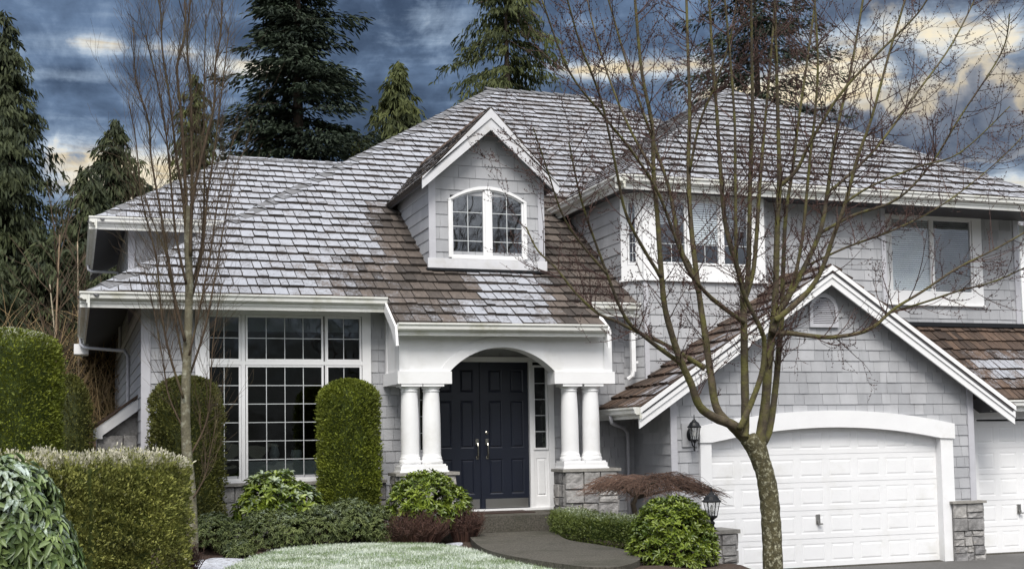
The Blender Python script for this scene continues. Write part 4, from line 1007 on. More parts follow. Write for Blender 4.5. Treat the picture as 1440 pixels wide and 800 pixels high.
def stems(lobes, base, n, seed, m, parent, r=.012):
    rg = random.Random(seed); mb = MB(); b = Vector(base)
    for i in range(n):
        l = rg.choice(lobes); e = Vector((l[0]+rg.uniform(-.5, .5)*l[3], l[1]+rg.uniform(-.5, .5)*l[4], l[2]+rg.uniform(-.1, .6)*l[5])); s0 = b+Vector((rg.uniform(-.08, .08), rg.uniform(-.08, .08), 0))
        mid = s0.lerp(e, .5)+Vector((rg.uniform(-.06, .06), rg.uniform(-.06, .06), -.03)); mb.tube([s0-Vector((0, 0, .1)), mid, e], [r*1.3, r, r*.5], 5, rg.random())
    return mb.build('stem', m, parent)
def shrub(name, label, cat, lobes, base, n, m, seed, group=None, **kw):
    t = tag(empty(name, base), label, cat, group); rosettes('foliage', lobes, n, m, t, seed, **kw); stems(lobes, base, 9, seed, STEMM, t); return t
# rhododendrons
shrub('rhododendron', 'rounded rhododendron with frost-tipped leaves below the big window', 'shrub', [(3.0, 20.65, 1.55, .46, .42, .40), (3.42, 20.6, 1.42, .40, .40, .36), (2.75, 20.6, 1.35, .32, .35, .30), (3.15, 20.6, 1.25, .55, .40, .28), (3.2, 20.7, 1.78, .22, .25, .22)], (3.1, 20.7, .85), 480, RHODO, 11, 'rhododendrons in the front beds', frost=.42, Ln=(.10, .16), Wd=(.036, .052), droop=.2, per=7, shell=(.7, 1.08))
shrub('rhododendron', 'small bright rhododendron in front of the left porch columns', 'shrub', [(5.45, 20.1, 1.55, .52, .42, .38), (5.15, 20.1, 1.42, .32, .35, .28), (5.85, 20.1, 1.42, .33, .35, .28), (5.5, 20.05, 1.25, .5, .4, .25)], (5.5, 20.15, .85), 900, RHODO, 12, 'rhododendrons in the front beds', Ln=(.055, .10), Wd=(.022, .032), droop=.12, per=7, up=.5, shell=(.72, 1.08))
shrub('rhododendron', 'bright green rhododendron partly hiding the stone pillar of the lantern', 'shrub', [(7.58, 15.4, 1.20, .46, .50, .40), (7.82, 15.3, 1.00, .28, .42, .32), (7.28, 15.4, 1.02, .28, .40, .32), (7.60, 15.3, .92, .52, .46, .30), (7.58, 15.4, 1.36, .24, .3, .22)], (7.60, 15.45, .68), 1500, RHODO, 13, 'rhododendrons in the front beds', Ln=(.05, .095), Wd=(.019, .028), droop=.12, per=7, up=.5, shell=(.72, 1.09))
shrub('rhododendron', 'big frost-dusted shrub with long hanging leaves at the left edge', 'shrub', [(-.54, 11.5, 1.72, .46, .6, .62), (-.25, 11.4, 1.48, .30, .45, .42), (-.16, 11.35, 1.20, .29, .4, .42), (-.75, 11.5, 1.6, .5, .6, .7), (-.4, 11.3, 1.1, .5, .5, .45)], (-.5, 11.5, .75), 1700, RHODOF, 14, 'rhododendrons in the front beds', frost=.50, Ln=(.09, .145), Wd=(.038, .052), per=5, droop=.3, hang=.35, up=.1, shell=(.74, 1.06))
# low evergreen shrubs before the window
LOW = [('low rounded evergreen shrub left of the window bed, nearest the bare tree', [(2.10, 20.3, 1.05, .36, .4, .33), (2.35, 20.2, .98, .3, .35, .28)], 15),
       ('tiny green mound at the edge of the snowy patch', [(2.42, 19.5, .86, .20, .2, .15), (2.3, 19.55, .84, .15, .18, .12)], 16),
       ('low grey-green shrub under the frosty rhododendron', [(2.85, 20.1, 1.05, .38, .4, .36), (3.2, 20.05, 1.05, .42, .4, .36)], 17),
       ('broad grey-green shrub in front of the right clipped column', [(3.75, 20.05, 1.08, .40, .4, .38), (4.2, 20.05, 1.13, .46, .42, .42), (4.62, 20.1, 1.06, .35, .4, .36)], 18)]
for lb, lo, sd0 in LOW:
    ar_ = sum(l[3] for l in lo)
    shrub('low_shrub', lb, 'shrub', lo, (lo[0][0], lo[0][1], .78), int(1700*ar_), PIERIS, sd0, 'low evergreen shrubs under the window', Ln=(.032, .06), Wd=(.012, .019), per=7, frost=.34, shell=(.72, 1.06))
# clipped conifers
def capsule_points(cx, cy, z0, z1, r, n, rs, top=.5, lump=.05, seed=0, taper=0.):
    th = rs.uniform(0, 6.28, n); u = rs.uniform(0, 1, n); z = z0+(z1-z0)*u; zt = z1-top*r; k = np.clip((z-zt)/max(z1-zt, 1e-6), 0, 1)
    rr = r*np.sqrt(np.clip(1-k**2.4, 0, 1)); rr = rr*(1-taper*(1-u)); cap = rs.uniform(0, 1, n) < .08; rr = np.where(cap, r*np.sqrt(rs.uniform(0, 1, n)), rr)
    kz = np.clip(1-(rr/r)**2, 0, 1)**(1/2.4); z = np.where(cap, zt+(z1-zt)*kz, z)
    rr = rr*(1+lump*vnoise(th*2.2, z*3, seed))+.035*vnoise(th*9, z*11, seed+2)+rs.uniform(-.09, .02, n)+np.where(rs.uniform(0, 1, n) < .025, rs.uniform(.01, .06, n), 0)
    P = np.stack([cx+rr*np.cos(th), cy+rr*np.sin(th), z], 1); Nn = unit(np.stack([np.cos(th), np.sin(th), k*1.6], 1)); return P, Nn, k
def column(name, label, cx, cy, z0, z1, r, n, m, seed, group=None, frost=0., **kw):
    t = tag(empty(name, (cx, cy, z0)), label, 'clipped evergreen', group); rs = np.random.RandomState(seed)
    P, Nn, k = capsule_points(cx, cy, z0, z1, r, n, rs, seed=seed, **kw); sprays('foliage', P, Nn, m, t, seed, frost=np.clip(frost*k*rs.uniform(0, 1.6, n), 0, 1))
    tp = kw.get('top', .5); zt = z1-tp*r; pr = [(r*.5, z0), (r*.84, z0+.15)]+[(max(.012, .84*r*math.sqrt(max(0, 1-(i/7)**2.4))), zt+(z1-.1*r-zt)*i/7) for i in range(8)]; mb = MB(); mb.lathe((cx, cy, 0), pr, 14, .0); mb.build('dark_core', m, t)  # solid core in darkest leaf colour, added to close and darken the gaps
    mb = MB(); mb.tube([(cx, cy, z0-.2), (cx, cy, z0+.6)], [.05, .04], 8); mb.build('trunk', STEMM, t); return t
column('arborvitae', 'clipped column of bright green arborvitae right of the living room window', 4.37, 20.95, .86, 3.50, .50, 34000, ARBO, 21, 'clipped evergreen columns', top=.8)
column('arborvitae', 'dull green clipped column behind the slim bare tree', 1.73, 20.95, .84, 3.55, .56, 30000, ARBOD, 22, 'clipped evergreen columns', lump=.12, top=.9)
column('arborvitae', 'tall thick clipped evergreen at the left edge behind the hedge', -.95, 19.6, .7, 4.15, .80, 46000, ARBO, 23, 'clipped evergreen columns', top=.45, frost=.6)
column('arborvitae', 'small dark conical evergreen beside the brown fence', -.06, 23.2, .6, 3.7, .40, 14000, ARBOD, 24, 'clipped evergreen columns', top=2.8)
# clipped hedge with a frosted top
def hedge(name, label, path, wdt, z0, z1, n, m, seed, frost, cat='hedge', L=(.035, .07), W=(.012, .022), lump=.05, rr=.5):
    t = tag(empty(name, (path[0][0], path[0][1], z0)), label, cat); rs = np.random.RandomState(seed)
    A = np.array(path, float); seg = np.linalg.norm(np.diff(A, axis=0), axis=1); cum = np.concatenate([[0], np.cumsum(seg)]); Lt = cum[-1]
    # cross-section: rounded box perimeter parameter
    u = rs.uniform(-wdt*.5, Lt+wdt*.5, n); uc = np.clip(u, 0, Lt); px = np.interp(uc, cum, A[:, 0]); py = np.interp(uc, cum, A[:, 1])
    i = np.clip(np.searchsorted(cum, uc)-1, 0, len(seg)-1); tg = (np.diff(A, axis=0)/seg[:, None])[i]; nr = np.stack([tg[:, 1], -tg[:, 0]], 1)
    ph = rs.uniform(-.12, math.pi+.12, n); ex = .55
    cx = np.sign(np.cos(ph))*np.abs(np.cos(ph))**ex; cz = np.sign(np.sin(ph))*np.abs(np.sin(ph))**ex
    side = rs.uniform(0, 1, n) < .62; sg = np.where(rs.uniform(0, 1, n) < .5, 1, -1); zz = rs.uniform(0, 1, n); cz2 = np.where(side, zz*.97, np.clip(cz, 0, 1)); cx2 = np.where(side, sg*(1-.9*np.clip(zz-.72, 0, 1)**1.6-.10*(1-zz)), cx)
    endk = np.clip(np.abs(u-uc)/(wdt*.5), 0, 1); sh_ = np.sqrt(1-endk**2)
    off = cx2*wdt*.5*sh_+0.; ext = (u-uc)
    hz = z0+(z1-z0)*cz2*(1-.13*endk**3)
    lum = lump*vnoise(u*4+3*sg, hz*5, seed)+.05*vnoise(u*13+3*sg, hz*12, seed+2)+rs.uniform(-.08, .025, n)+np.where(rs.uniform(0, 1, n) < .02, rs.uniform(.01, .06, n), 0)
    X = px+nr[:, 0]*off*(1+0)+tg[:, 0]*ext; Y = py+nr[:, 1]*off+tg[:, 1]*ext
    Nn = unit(np.stack([nr[:, 0]*cx2+tg[:, 0]*ext*2, nr[:, 1]*cx2+tg[:, 1]*ext*2, np.clip(cz2-.75, 0, 1)*5], 1))
    P = np.stack([X, Y, hz], 1)+Nn*lum[:, None]
    kf = np.clip((cz2-.88+.05*vnoise(u*9, hz*0, seed))/.11, 0, 1)
    sprays('foliage', P, Nn, m, t, seed, L, W, frost=np.clip(frost*kf*rs.uniform(.3, 1.25, n)+np.where(rs.uniform(0, 1, n) < .04, .3, 0), 0, 1))
    mb = MB(); w2 = wdt*.40; B0 = []
    for j in range(len(A)):
        tj = unit((A[min(j+1, len(A)-1)]-A[max(j-1, 0)])[None])[0]; nj = np.array([tj[1], -tj[0]]); B0.append((A[j]-nj*w2, A[j]+nj*w2))
    zt = z1-.09*(z1-z0)-.03
    for j in range(len(A)-1):
        (a, b), (c, d) = B0[j], B0[j+1]
        q = [(*a, z0+.08), (*b, z0+.08), (*d, z0+.08), (*c, z0+.08)]; mb.prism([(x, y, zt) for x, y, _ in q], q, .0)
    mb.build('dark_core', m, t); return t  # added solid core, darkest leaf colour, paints the dark between sprays
hedge('hedge', 'long clipped hedge with a whitened top beside the hanging-leaf shrub', [(-1.6, 15.6), (.1, 15.85), (.78, 16.0)], 1.15, .82, 2.34, 80000, HEDGE, 31, .95, lump=.07)
hedge('boxwood_hedge', 'low curved boxwood hedge with pale top along the garden path', [(7.95, 20.1), (7.75, 19.0), (7.72, 17.9), (7.95, 16.9), (8.3, 16.5)], .62, .84, 1.27, 26000, BOXW, 32, .6, L=(.022, .038), W=(.012, .019), lump=.025)
# twiggy shrubs
def twigshrub(name, label, cx, cy, z0, rx, ry, h, n, m, seed, lean=.5):
    t = tag(empty(name, (cx, cy, z0)), label, 'shrub'); rg = random.Random(seed); mb = MB()
    for i in range(n):
        a = rg.uniform(0, 6.28); q = math.sqrt(rg.random()); bx, by = cx+math.cos(a)*rx*q*.55, cy+math.sin(a)*ry*q*.55
        hh = h*rg.uniform(.55, 1.05)*(1-.35*q*q); ex, ey = cx+math.cos(a)*rx*q+rg.uniform(-.06, .06), cy+math.sin(a)*ry*q+rg.uniform(-.06, .06)
        p = [Vector((bx, by, z0-.03)), Vector(((bx*.6+ex*.4), (by*.6+ey*.4), z0+hh*.45)), Vector((ex, ey, z0+hh))]; r = rg.random()
        mb.tube(p, [.006, .0045, .0025], 3, r, False)
        for j in range(3):
            s0 = p[1].lerp(p[2], rg.random()); e = s0+Vector((rg.uniform(-.1, .1), rg.uniform(-.1, .1), rg.uniform(-.01, .13))); mb.tube([s0, e], [.004, .0025], 3, rg.random(), False)
    mb.build('twigs', m, t); return t
twigshrub('barberry', 'reddish brown leafless barberry below the small rhododendron', 5.22, 19.75, .80, .56, .4, .56, 620, BARB, 41)
twigshrub('barberry', 'darker brown barberry clump nearest the porch step', 6.06, 19.9, .84, .34, .35, .54, 380, BARB, 42)
twigshrub('bare_shrub', 'small reddish leafless shrub at the end of the frosted hedge', 1.40, 16.9, .74, .20, .25, .50, 130, BARB, 43)
# weeping maple: umbrella of fine hanging twigs on a bent trunk
t = tag(empty('weeping_maple', (8.42, 18.4, .8)), 'flat-topped weeping maple of fine brown twigs right of the porch', 'tree'); rg = random.Random(44); mb = MB()
mb.tube([(8.42, 18.4, .7), (8.45, 18.4, 1.1), (8.38, 18.38, 1.4), (8.48, 18.35, 1.62), (8.75, 18.3, 1.72)], [.055, .05, .042, .032, .02], 8)
for e in ((7.9, 18.3, 1.72), (9.1, 18.2, 1.70), (9.6, 18.3, 1.58), (8.6, 18.0, 1.75), (8.5, 18.8, 1.75)): mb.tube([(8.44, 18.37, 1.5), tuple((Vector((8.44, 18.37, 1.5))+Vector(e))/2+Vector((0, 0, .08))), e], [.028, .02, .012], 6)
mb.build('trunk', STEMM, t); mb = MB()
for i in range(1150):
    a = rg.uniform(0, 6.28); q = math.sqrt(rg.random()); x = 8.70+1.02*q*math.cos(a); y = 18.3+.62*q*math.sin(a); z = 1.86-.19*q*q-.055*(x-8.3)+.05*math.sin(x*5)+.03*math.sin(x*13+y*9)+rg.uniform(-.11, .05)
    dx_, dy_ = math.cos(a)*.16+rg.uniform(-.1, .1), math.sin(a)*.1+rg.uniform(-.1, .1); r = rg.random()
    p = [Vector((x-dx_, y-dy_, z-.015)), Vector((x, y, z+.02)), Vector((x+dx_*.9, y+dy_*.9, z-rg.uniform(.02, .09))), Vector((x+dx_*1.5, y+dy_*1.5, z-rg.uniform(.05, .14)))]
    mb.tube(p, [.0042, .0036, .003, .002], 3, r, False)
mb.build('crown', MAPLEW, t)

# ---- bare trees
def grow(mb, p, d, L, r, rg, lev, up=.25, curl=.12, nb=(3, 6), n=5, buds=True, ratio=.55, spread=.75):
    pts = [p.copy()]; rad = [r]; q = p.copy(); d = d.normalized()
    for i in range(n):
        d = (d+Vector((rg.gauss(0, curl), rg.gauss(0, curl), rg.gauss(0, curl)))+Vector((0, 0, up*.25))).normalized(); q = q+d*(L/n); pts.append(q.copy()); rad.append(max(r*(1-.75*(i+1)/n), .0016))
    mb.tube(pts, rad, 5 if r > .012 else 3, rg.random(), False)
    if buds:
        for i in range(1, n+1):
            b = pts[i-1].lerp(pts[i], rg.random()); o = Vector((rg.uniform(-1, 1), rg.uniform(-1, 1), rg.uniform(0, 1))).normalized()*.022; mb.tube([b, b+o*.5, b+o], [.0035, .0062, .002], 3, rg.random(), False)
    if lev > 0:
        for j in range(rg.randint(*nb)):
            k = rg.uniform(.2, 1)*n; i = min(int(k), n-1); b = pts[i].lerp(pts[i+1], k-i); dd = (pts[i+1]-pts[i]).normalized()
            a = Vector((rg.gauss(0, 1), rg.gauss(0, 1), rg.gauss(0, 1))); a = (a-dd*a.dot(dd)).normalized()
            grow(mb, b, dd*(1-spread*.5)+a*spread, L*ratio*rg.uniform(.6, 1.15), max(rad[i]*.6, .0022), rg, lev-1, up, curl, nb, max(3, n-1), buds, ratio, spread)
def spline(P, k=5):
    out = []
    for i in range(len(P)-1):
        p0, p1, p2, p3 = P[max(i-1, 0)], P[i], P[i+1], P[min(i+2, len(P)-1)]
        for j in range(k):
            t = j/k; out.append(.5*((2*p1)+(-p0+p2)*t+(2*p0-5*p1+4*p2-p3)*t*t+(-p0+3*p1-3*p2+p3)*t**3))
    out.append(P[-1].copy()); return out
mt = tag(empty('maple_tree', tuple(at(1087, 808, 14.5))), 'leafless maple with lichen-spotted trunk in front of the garage door', 'tree')
YT = 14.5; PXM = 108.
tb = MB(); lb_ = MB(); tw = MB(); rg = random.Random(77)
def limb(mb, pts, r0, r1, dy0=0., dy1=0., n=8, wob=.0):
    m = len(pts); P = [at(x, y, YT+dy0+(dy1-dy0)*(i/(m-1))**1.3) for i, (x, y) in enumerate(pts)]; Q = spline(P, 5); k = len(Q)
    R = [(r0+(r1-r0)*(i/(k-1))**.8)/PXM for i in range(k)]; mb.tube(Q, [x*(1+rg.uniform(-.05, .05)) for x in R], n, rg.random()); return Q, R
limb(tb, [(1088, 840), (1087, 800), (1085, 745), (1081, 695), (1074, 660), (1062, 632), (1052, 615)], 14.5, 12.5, 0, 0, 14)
limb(tb, [(1082, 705), (1083, 675), (1074, 645), (1068, 622)], 7, 9, .03, -.02, 10)
LB = [  # traced limbs: points, start and end radius (px), depth at start and end
 ([(1058, 628), (1035, 600), (1005, 587), (984, 571), (972, 540), (958, 509), (945, 471), (935, 432), (930, 385), (925, 313), (919, 240), (917, 175), (903, 105), (893, 0), (890, -60)], 7.5, 1.6, 0, -.9),
 ([(991, 518), (958, 497), (931, 482), (895, 466), (867, 452), (840, 440), (809, 411), (781, 376), (756, 352), (740, 320)], 3.6, 1., .1, .9),
 ([(960, 512), (935, 495), (905, 472), (879, 446), (854, 386), (826, 309), (812, 260), (800, 200)], 3.6, 1., -.1, -1.0),
 ([(1050, 620), (1030, 600), (1008, 574), (1000, 530), (991, 467), (984, 420), (972, 320), (968, 232), (970, 160), (967, 60), (964, -50)], 7.5, 1.8, .1, 1.0),
 ([(983, 412), (970, 375), (956, 345), (942, 270), (924, 215), (905, 160), (880, 85), (850, -20)], 4., 1.4, .3, 1.3),
 ([(1046, 615), (1048, 590), (1047, 520), (1046, 450), (1045, 425), (1042, 395), (1021, 320), (1014, 250), (1008, 160), (1002, 80), (995, -40)], 7., 1.7, -.05, .5),
 ([(1043, 420), (1052, 385), (1055, 250), (1058, 160), (1057, 60), (1056, -40)], 4.6, 1.6, 0, -.5),
 ([(1046, 425), (1060, 376), (1068, 267), (1075, 180), (1085, 70), (1092, -40)], 4., 1.4, .1, .9),
 ([(1046, 453), (1022, 436), (994, 413), (968, 380), (948, 330), (925, 270), (890, 215), (850, 165), (800, 100), (762, 0)], 3.6, 1.1, .0, -1.4),
 ([(1065, 640), (1070, 610), (1076, 570), (1080, 520), (1086, 465), (1090, 425), (1093, 320), (1096, 250), (1094, 170), (1091, 60), (1088, -50)], 9., 1.7, 0, .2),
 ([(1086, 468), (1097, 438), (1112, 412), (1131, 376), (1153, 327), (1163, 275), (1171, 215), (1182, 160), (1200, 80), (1220, -40)], 5.5, 1.6, -.05, .7),
 ([(1103, 422), (1116, 395), (1128, 337), (1135, 267), (1140, 215), (1147, 150), (1150, 80), (1143, -40)], 3.2, 1.3, .1, -.6),
 ([(1090, 450), (1106, 438), (1138, 408), (1157, 376), (1170, 338), (1189, 285), (1206, 222), (1226, 165), (1252, 70), (1285, -40)], 4.8, 1.4, -.1, -1.2),
 ([(1087, 470), (1105, 468), (1130, 471), (1166, 474), (1205, 469), (1229, 459), (1258, 434), (1300, 408), (1345, 378), (1400, 350), (1450, 322)], 4.2, 1.1, 0, -.8),
 ([(1250, 440), (1300, 425), (1345, 410), (1400, 395), (1450, 372)], 2., .9, -.3, -1.3),
 ([(1074, 622), (1083, 600), (1091, 541), (1096, 485), (1100, 440), (1101, 390), (1105, 302), (1113, 250), (1123, 170), (1136, 80), (1152, -40)], 6., 1.5, .25, 1.2),
 ([(1040, 603), (1057, 565), (1071, 525), (1075, 485), (1070, 463), (1050, 422), (1037, 380), (1035, 330), (1034, 250), (1033, 170), (1025, 60), (1015, -40)], 4.8, 1.4, -.12, -1.0),
 ([(1163, 272), (1195, 245), (1235, 205), (1290, 130), (1340, 60), (1385, -30)], 2.8, 1.1, .45, 1.6),
 ([(1153, 328), (1200, 303), (1262, 280), (1310, 230), (1350, 165), (1408, 75), (1420, 20)], 2.8, .9, .3, -.6),
 ([(1096, 262), (1120, 240), (1140, 200), (1180, 135), (1230, 80), (1290, 20), (1320, -30)], 3.6, 1.1, .15, -1.0),
 ([(1130, 376), (1190, 348), (1260, 322), (1330, 285), (1400, 230), (1440, 190)], 2.2, .8, .3, 1.4),
 ([(930, 390), (905, 350), (880, 300), (865, 230), (845, 140), (815, 60), (790, -30)], 2.6, 1., -.5, -1.6),
 ([(919, 240), (890, 190), (860, 120), (835, 40), (820, -30)], 2.2, .9, -.6, .3),
 ([(970, 240), (985, 170), (1010, 110), (1030, 40), (1038, -30)], 2.2, .9, .6, -.3),
 ([(854, 386), (815, 340), (790, 300), (770, 240), (750, 180)], 1.8, .7, -.6, -1.6),
 ([(1189, 285), (1225, 262), (1290, 235), (1350, 215), (1420, 150)], 2., .8, -.6, -1.5),
]
for i, (pts, r0, r1, d0, d1) in enumerate(LB):
    Q, Rr = limb(lb_, pts, r0, r1, d0, d1, 8 if r0 > 4 else 6); k = len(Q); Ltot = sum((Q[j+1]-Q[j]).length for j in range(k-1))
    nt_ = int(7.5*Ltot)
    for j in range(nt_):
        u = (.22+.78*rg.random())*(k-1.001); a = int(u); b = Q[a].lerp(Q[a+1], u-a); dd = (Q[a+1]-Q[a]).normalized()
        if b.z < 3.2 and rg.random() < .75: continue
        v = Vector((rg.gauss(0, 1), rg.gauss(0, 1), rg.gauss(0, .6))); v = (v-dd*v.dot(dd)).normalized(); r = min(Rr[a]*.5, .0085)
        L_ = rg.uniform(.3, 1.0)*(1.15 if u/k > .5 else .8)
        grow(tw, b, dd*.55+v*.8, L_, max(r, .0035), rg, 2 if L_ > .6 else 1, .45, .10, (2, 4), 6, True, .5, .7)
# drooping fine shoots under the right-hand limb
for px, py in ((1110, 470), (1125, 472), (1150, 474), (1180, 472)):
    b = at(px, py, YT-.1); grow(tw, b, Vector((rg.uniform(-.1, .6), rg.uniform(-.2, .2), -.6)), .55, .005, rg, 1, .1, .2, (3, 5), 6, True, .5, .8)
tr = tb.build('trunk', BARKL, mt, True); lb_.build('limb', BARK, mt, True); tw.build('crown', TWIG, mt)
# slim upright tree before the left wall
ct = tag(empty('upright_tree', tuple(at(270, 775, 18.6))), 'slim upright leafless tree with mottled trunk between hedge and window', 'tree')
YT = 18.6; PXM = 94.; rg = random.Random(99); tb = MB(); lb_ = MB(); tw = MB()
limb(tb, [(271, 790), (270, 740), (267, 680), (262, 620), (261, 560), (264, 480), (266, 400), (264, 330), (266, 290)], 8.5, 4.5, 0, 0, 12)
CL = [([(264, 420), (278, 350), (283, 270), (285, 190), (292, 100), (290, 20)], 2.8, .8, .2, .6), ([(262, 400), (250, 330), (238, 250), (228, 180), (220, 110), (204, 50)], 2.6, .8, -.2, -.7), ([(266, 500), (280, 430), (296, 350), (308, 270), (330, 190)], 2.2, .7, -.2, -.8), ([(260, 520), (248, 450), (236, 380), (212, 310), (200, 260)], 2.2, .7, .2, .7), ([(266, 340), (266, 300), (258, 225), (251, 157), (252, 94), (256, 40), (257, -40)], 4.5, 1.3, 0, .1), ([(265, 390), (272, 300), (270, 210), (271, 120), (268, 60), (272, -40)], 3.6, 1.2, .1, .3),
 ([(268, 360), (276, 280), (290, 200), (298, 150), (304, 94), (307, 40), (312, -40)], 3.6, 1.1, -.1, -.3), ([(263, 370), (256, 290), (248, 220), (240, 150), (232, 70), (222, 10), (210, -30)], 3.2, 1., 0, -.3),
 ([(260, 480), (243, 400), (228, 310), (215, 225), (206, 170), (195, 110), (188, 40)], 3., .8, -.1, -.5), ([(264, 440), (285, 360), (293, 280), (301, 200), (318, 100), (322, 40)], 2.8, .8, .1, .4),
 ([(258, 560), (238, 500), (225, 440), (218, 360), (200, 280), (192, 200), (180, 140)], 2.6, .7, -.1, -.5), ([(266, 530), (290, 460), (305, 380), (318, 310), (330, 240)], 2.4, .7, .1, .4),
 ([(268, 640), (285, 600), (292, 560), (300, 480), (312, 400)], 2.2, .6, 0, -.3), ([(262, 610), (240, 560), (226, 510), (215, 440), (204, 380)], 2., .6, 0, .3), ([(272, 700), (288, 670), (298, 640), (305, 590)], 1.8, .6, -.1, -.3)]
for pts, r0, r1, d0, d1 in CL:
    Q, Rr = limb(lb_, [(x+(rg.uniform(-5, 5) if 0 < i_ < len(pts)-1 else 0), y) for i_, (x, y) in enumerate(pts)], r0*.72, r1*.8, d0, d1, 6); k = len(Q); Ltot = sum((Q[j+1]-Q[j]).length for j in range(k-1))
    for j in range(int(15*Ltot)):
        u = (.12+.88*rg.random())*(k-1.001); a = int(u); b = Q[a].lerp(Q[a+1], u-a); dd = (Q[a+1]-Q[a]).normalized()
        v = Vector((rg.gauss(0, 1), rg.gauss(0, 1), .2)).normalized()
        grow(tw, b, dd*.9+v*.5, rg.uniform(.35, 1.15), max(min(Rr[a]*.45, .0055), .003), rg, 1, .5, .17, (1, 4), 7, False, .5, .5)
tb.build('trunk', COLBARK, ct, True); lb_.build('limb', TWIGG, ct, True); tw.build('crown', TWIGG, ct)
# pale saplings at the back left
SAP = [((84, 620), (84, 330), 'straight pale sapling, leftmost by the dark conical evergreen'), ((100, 620), (70, 400), 'pale sapling leaning left behind the tall clipped evergreen'), ((107, 615), (109, 340), 'tallest pale sapling with orange upper stem beside the eaves'),
       ((95, 640), (155, 420), 'crooked pale sapling leaning right towards the house'), ((112, 640), (190, 470), 'thin tan sapling leaning far right beside the stone bay')]
for i, (p0, p1, lb) in enumerate(SAP):
    YT = 34.+i*.7; rg = random.Random(200+i); b, e = at(*p0, YT), at(*p1, YT); g = b.copy(); g.z = -.05
    t = tag(empty('sapling', tuple(g)), lb, 'tree', 'pale saplings behind the left hedge'); mb = MB(); tw = MB()
    P = [g, b, b.lerp(e, .35)+Vector((rg.uniform(-.1, .1), 0, 0)), b.lerp(e, .7)+Vector((rg.uniform(-.1, .1), 0, 0)), e]; Q = spline(P, 4); k = len(Q); mb.tube(Q, [.055*(1-.75*j/(k-1)) for j in range(k)], 7, rg.random())
    for j in range(26):
        a = rg.randint(k//4, k-2); dd = (Q[a+1]-Q[a]).normalized(); v = Vector((rg.gauss(0, 1), rg.gauss(0, .6), .3)).normalized()
        grow(tw, Q[a], dd*.7+v*.7, rg.uniform(.9, 2.2), .018, rg, 1, .3, .1, (3, 5), 5, False, .5, .6)
    mb.build('trunk', BIRCH, t, True); tw.build('crown', TWIGG, t)

mb = MB(); rg = random.Random(404)
for i in range(330):
    x, y = rg.uniform(-3.2, 2.2), rg.uniform(33, 38); h = rg.uniform(2.5, 6.2); lean = rg.uniform(-.35, .55); r = rg.random()
    p = Vector((x, y, -.05)); P = [p, p+Vector((lean*h*.25, 0, h*.4)), p+Vector((lean*h*.7+rg.uniform(-.3, .3), rg.uniform(-.4, .4), h*.8)), p+Vector((lean*h+rg.uniform(-.4, .4), rg.uniform(-.5, .5), h))]
    mb.tube(P, [.022, .017, .011, .004], 4, r, False)
    for j in range(7):
        b = P[1].lerp(P[3], rg.random()); e = b+Vector((rg.uniform(-.8, .8), rg.uniform(-.5, .5), rg.uniform(.1, .9))); mb.tube([b, b.lerp(e, .5)+Vector((0, 0, .05)), e], [.010, .007, .004], 3, r, False)
o = mb.build('undergrowth', BRUSH); o['kind'] = 'stuff'

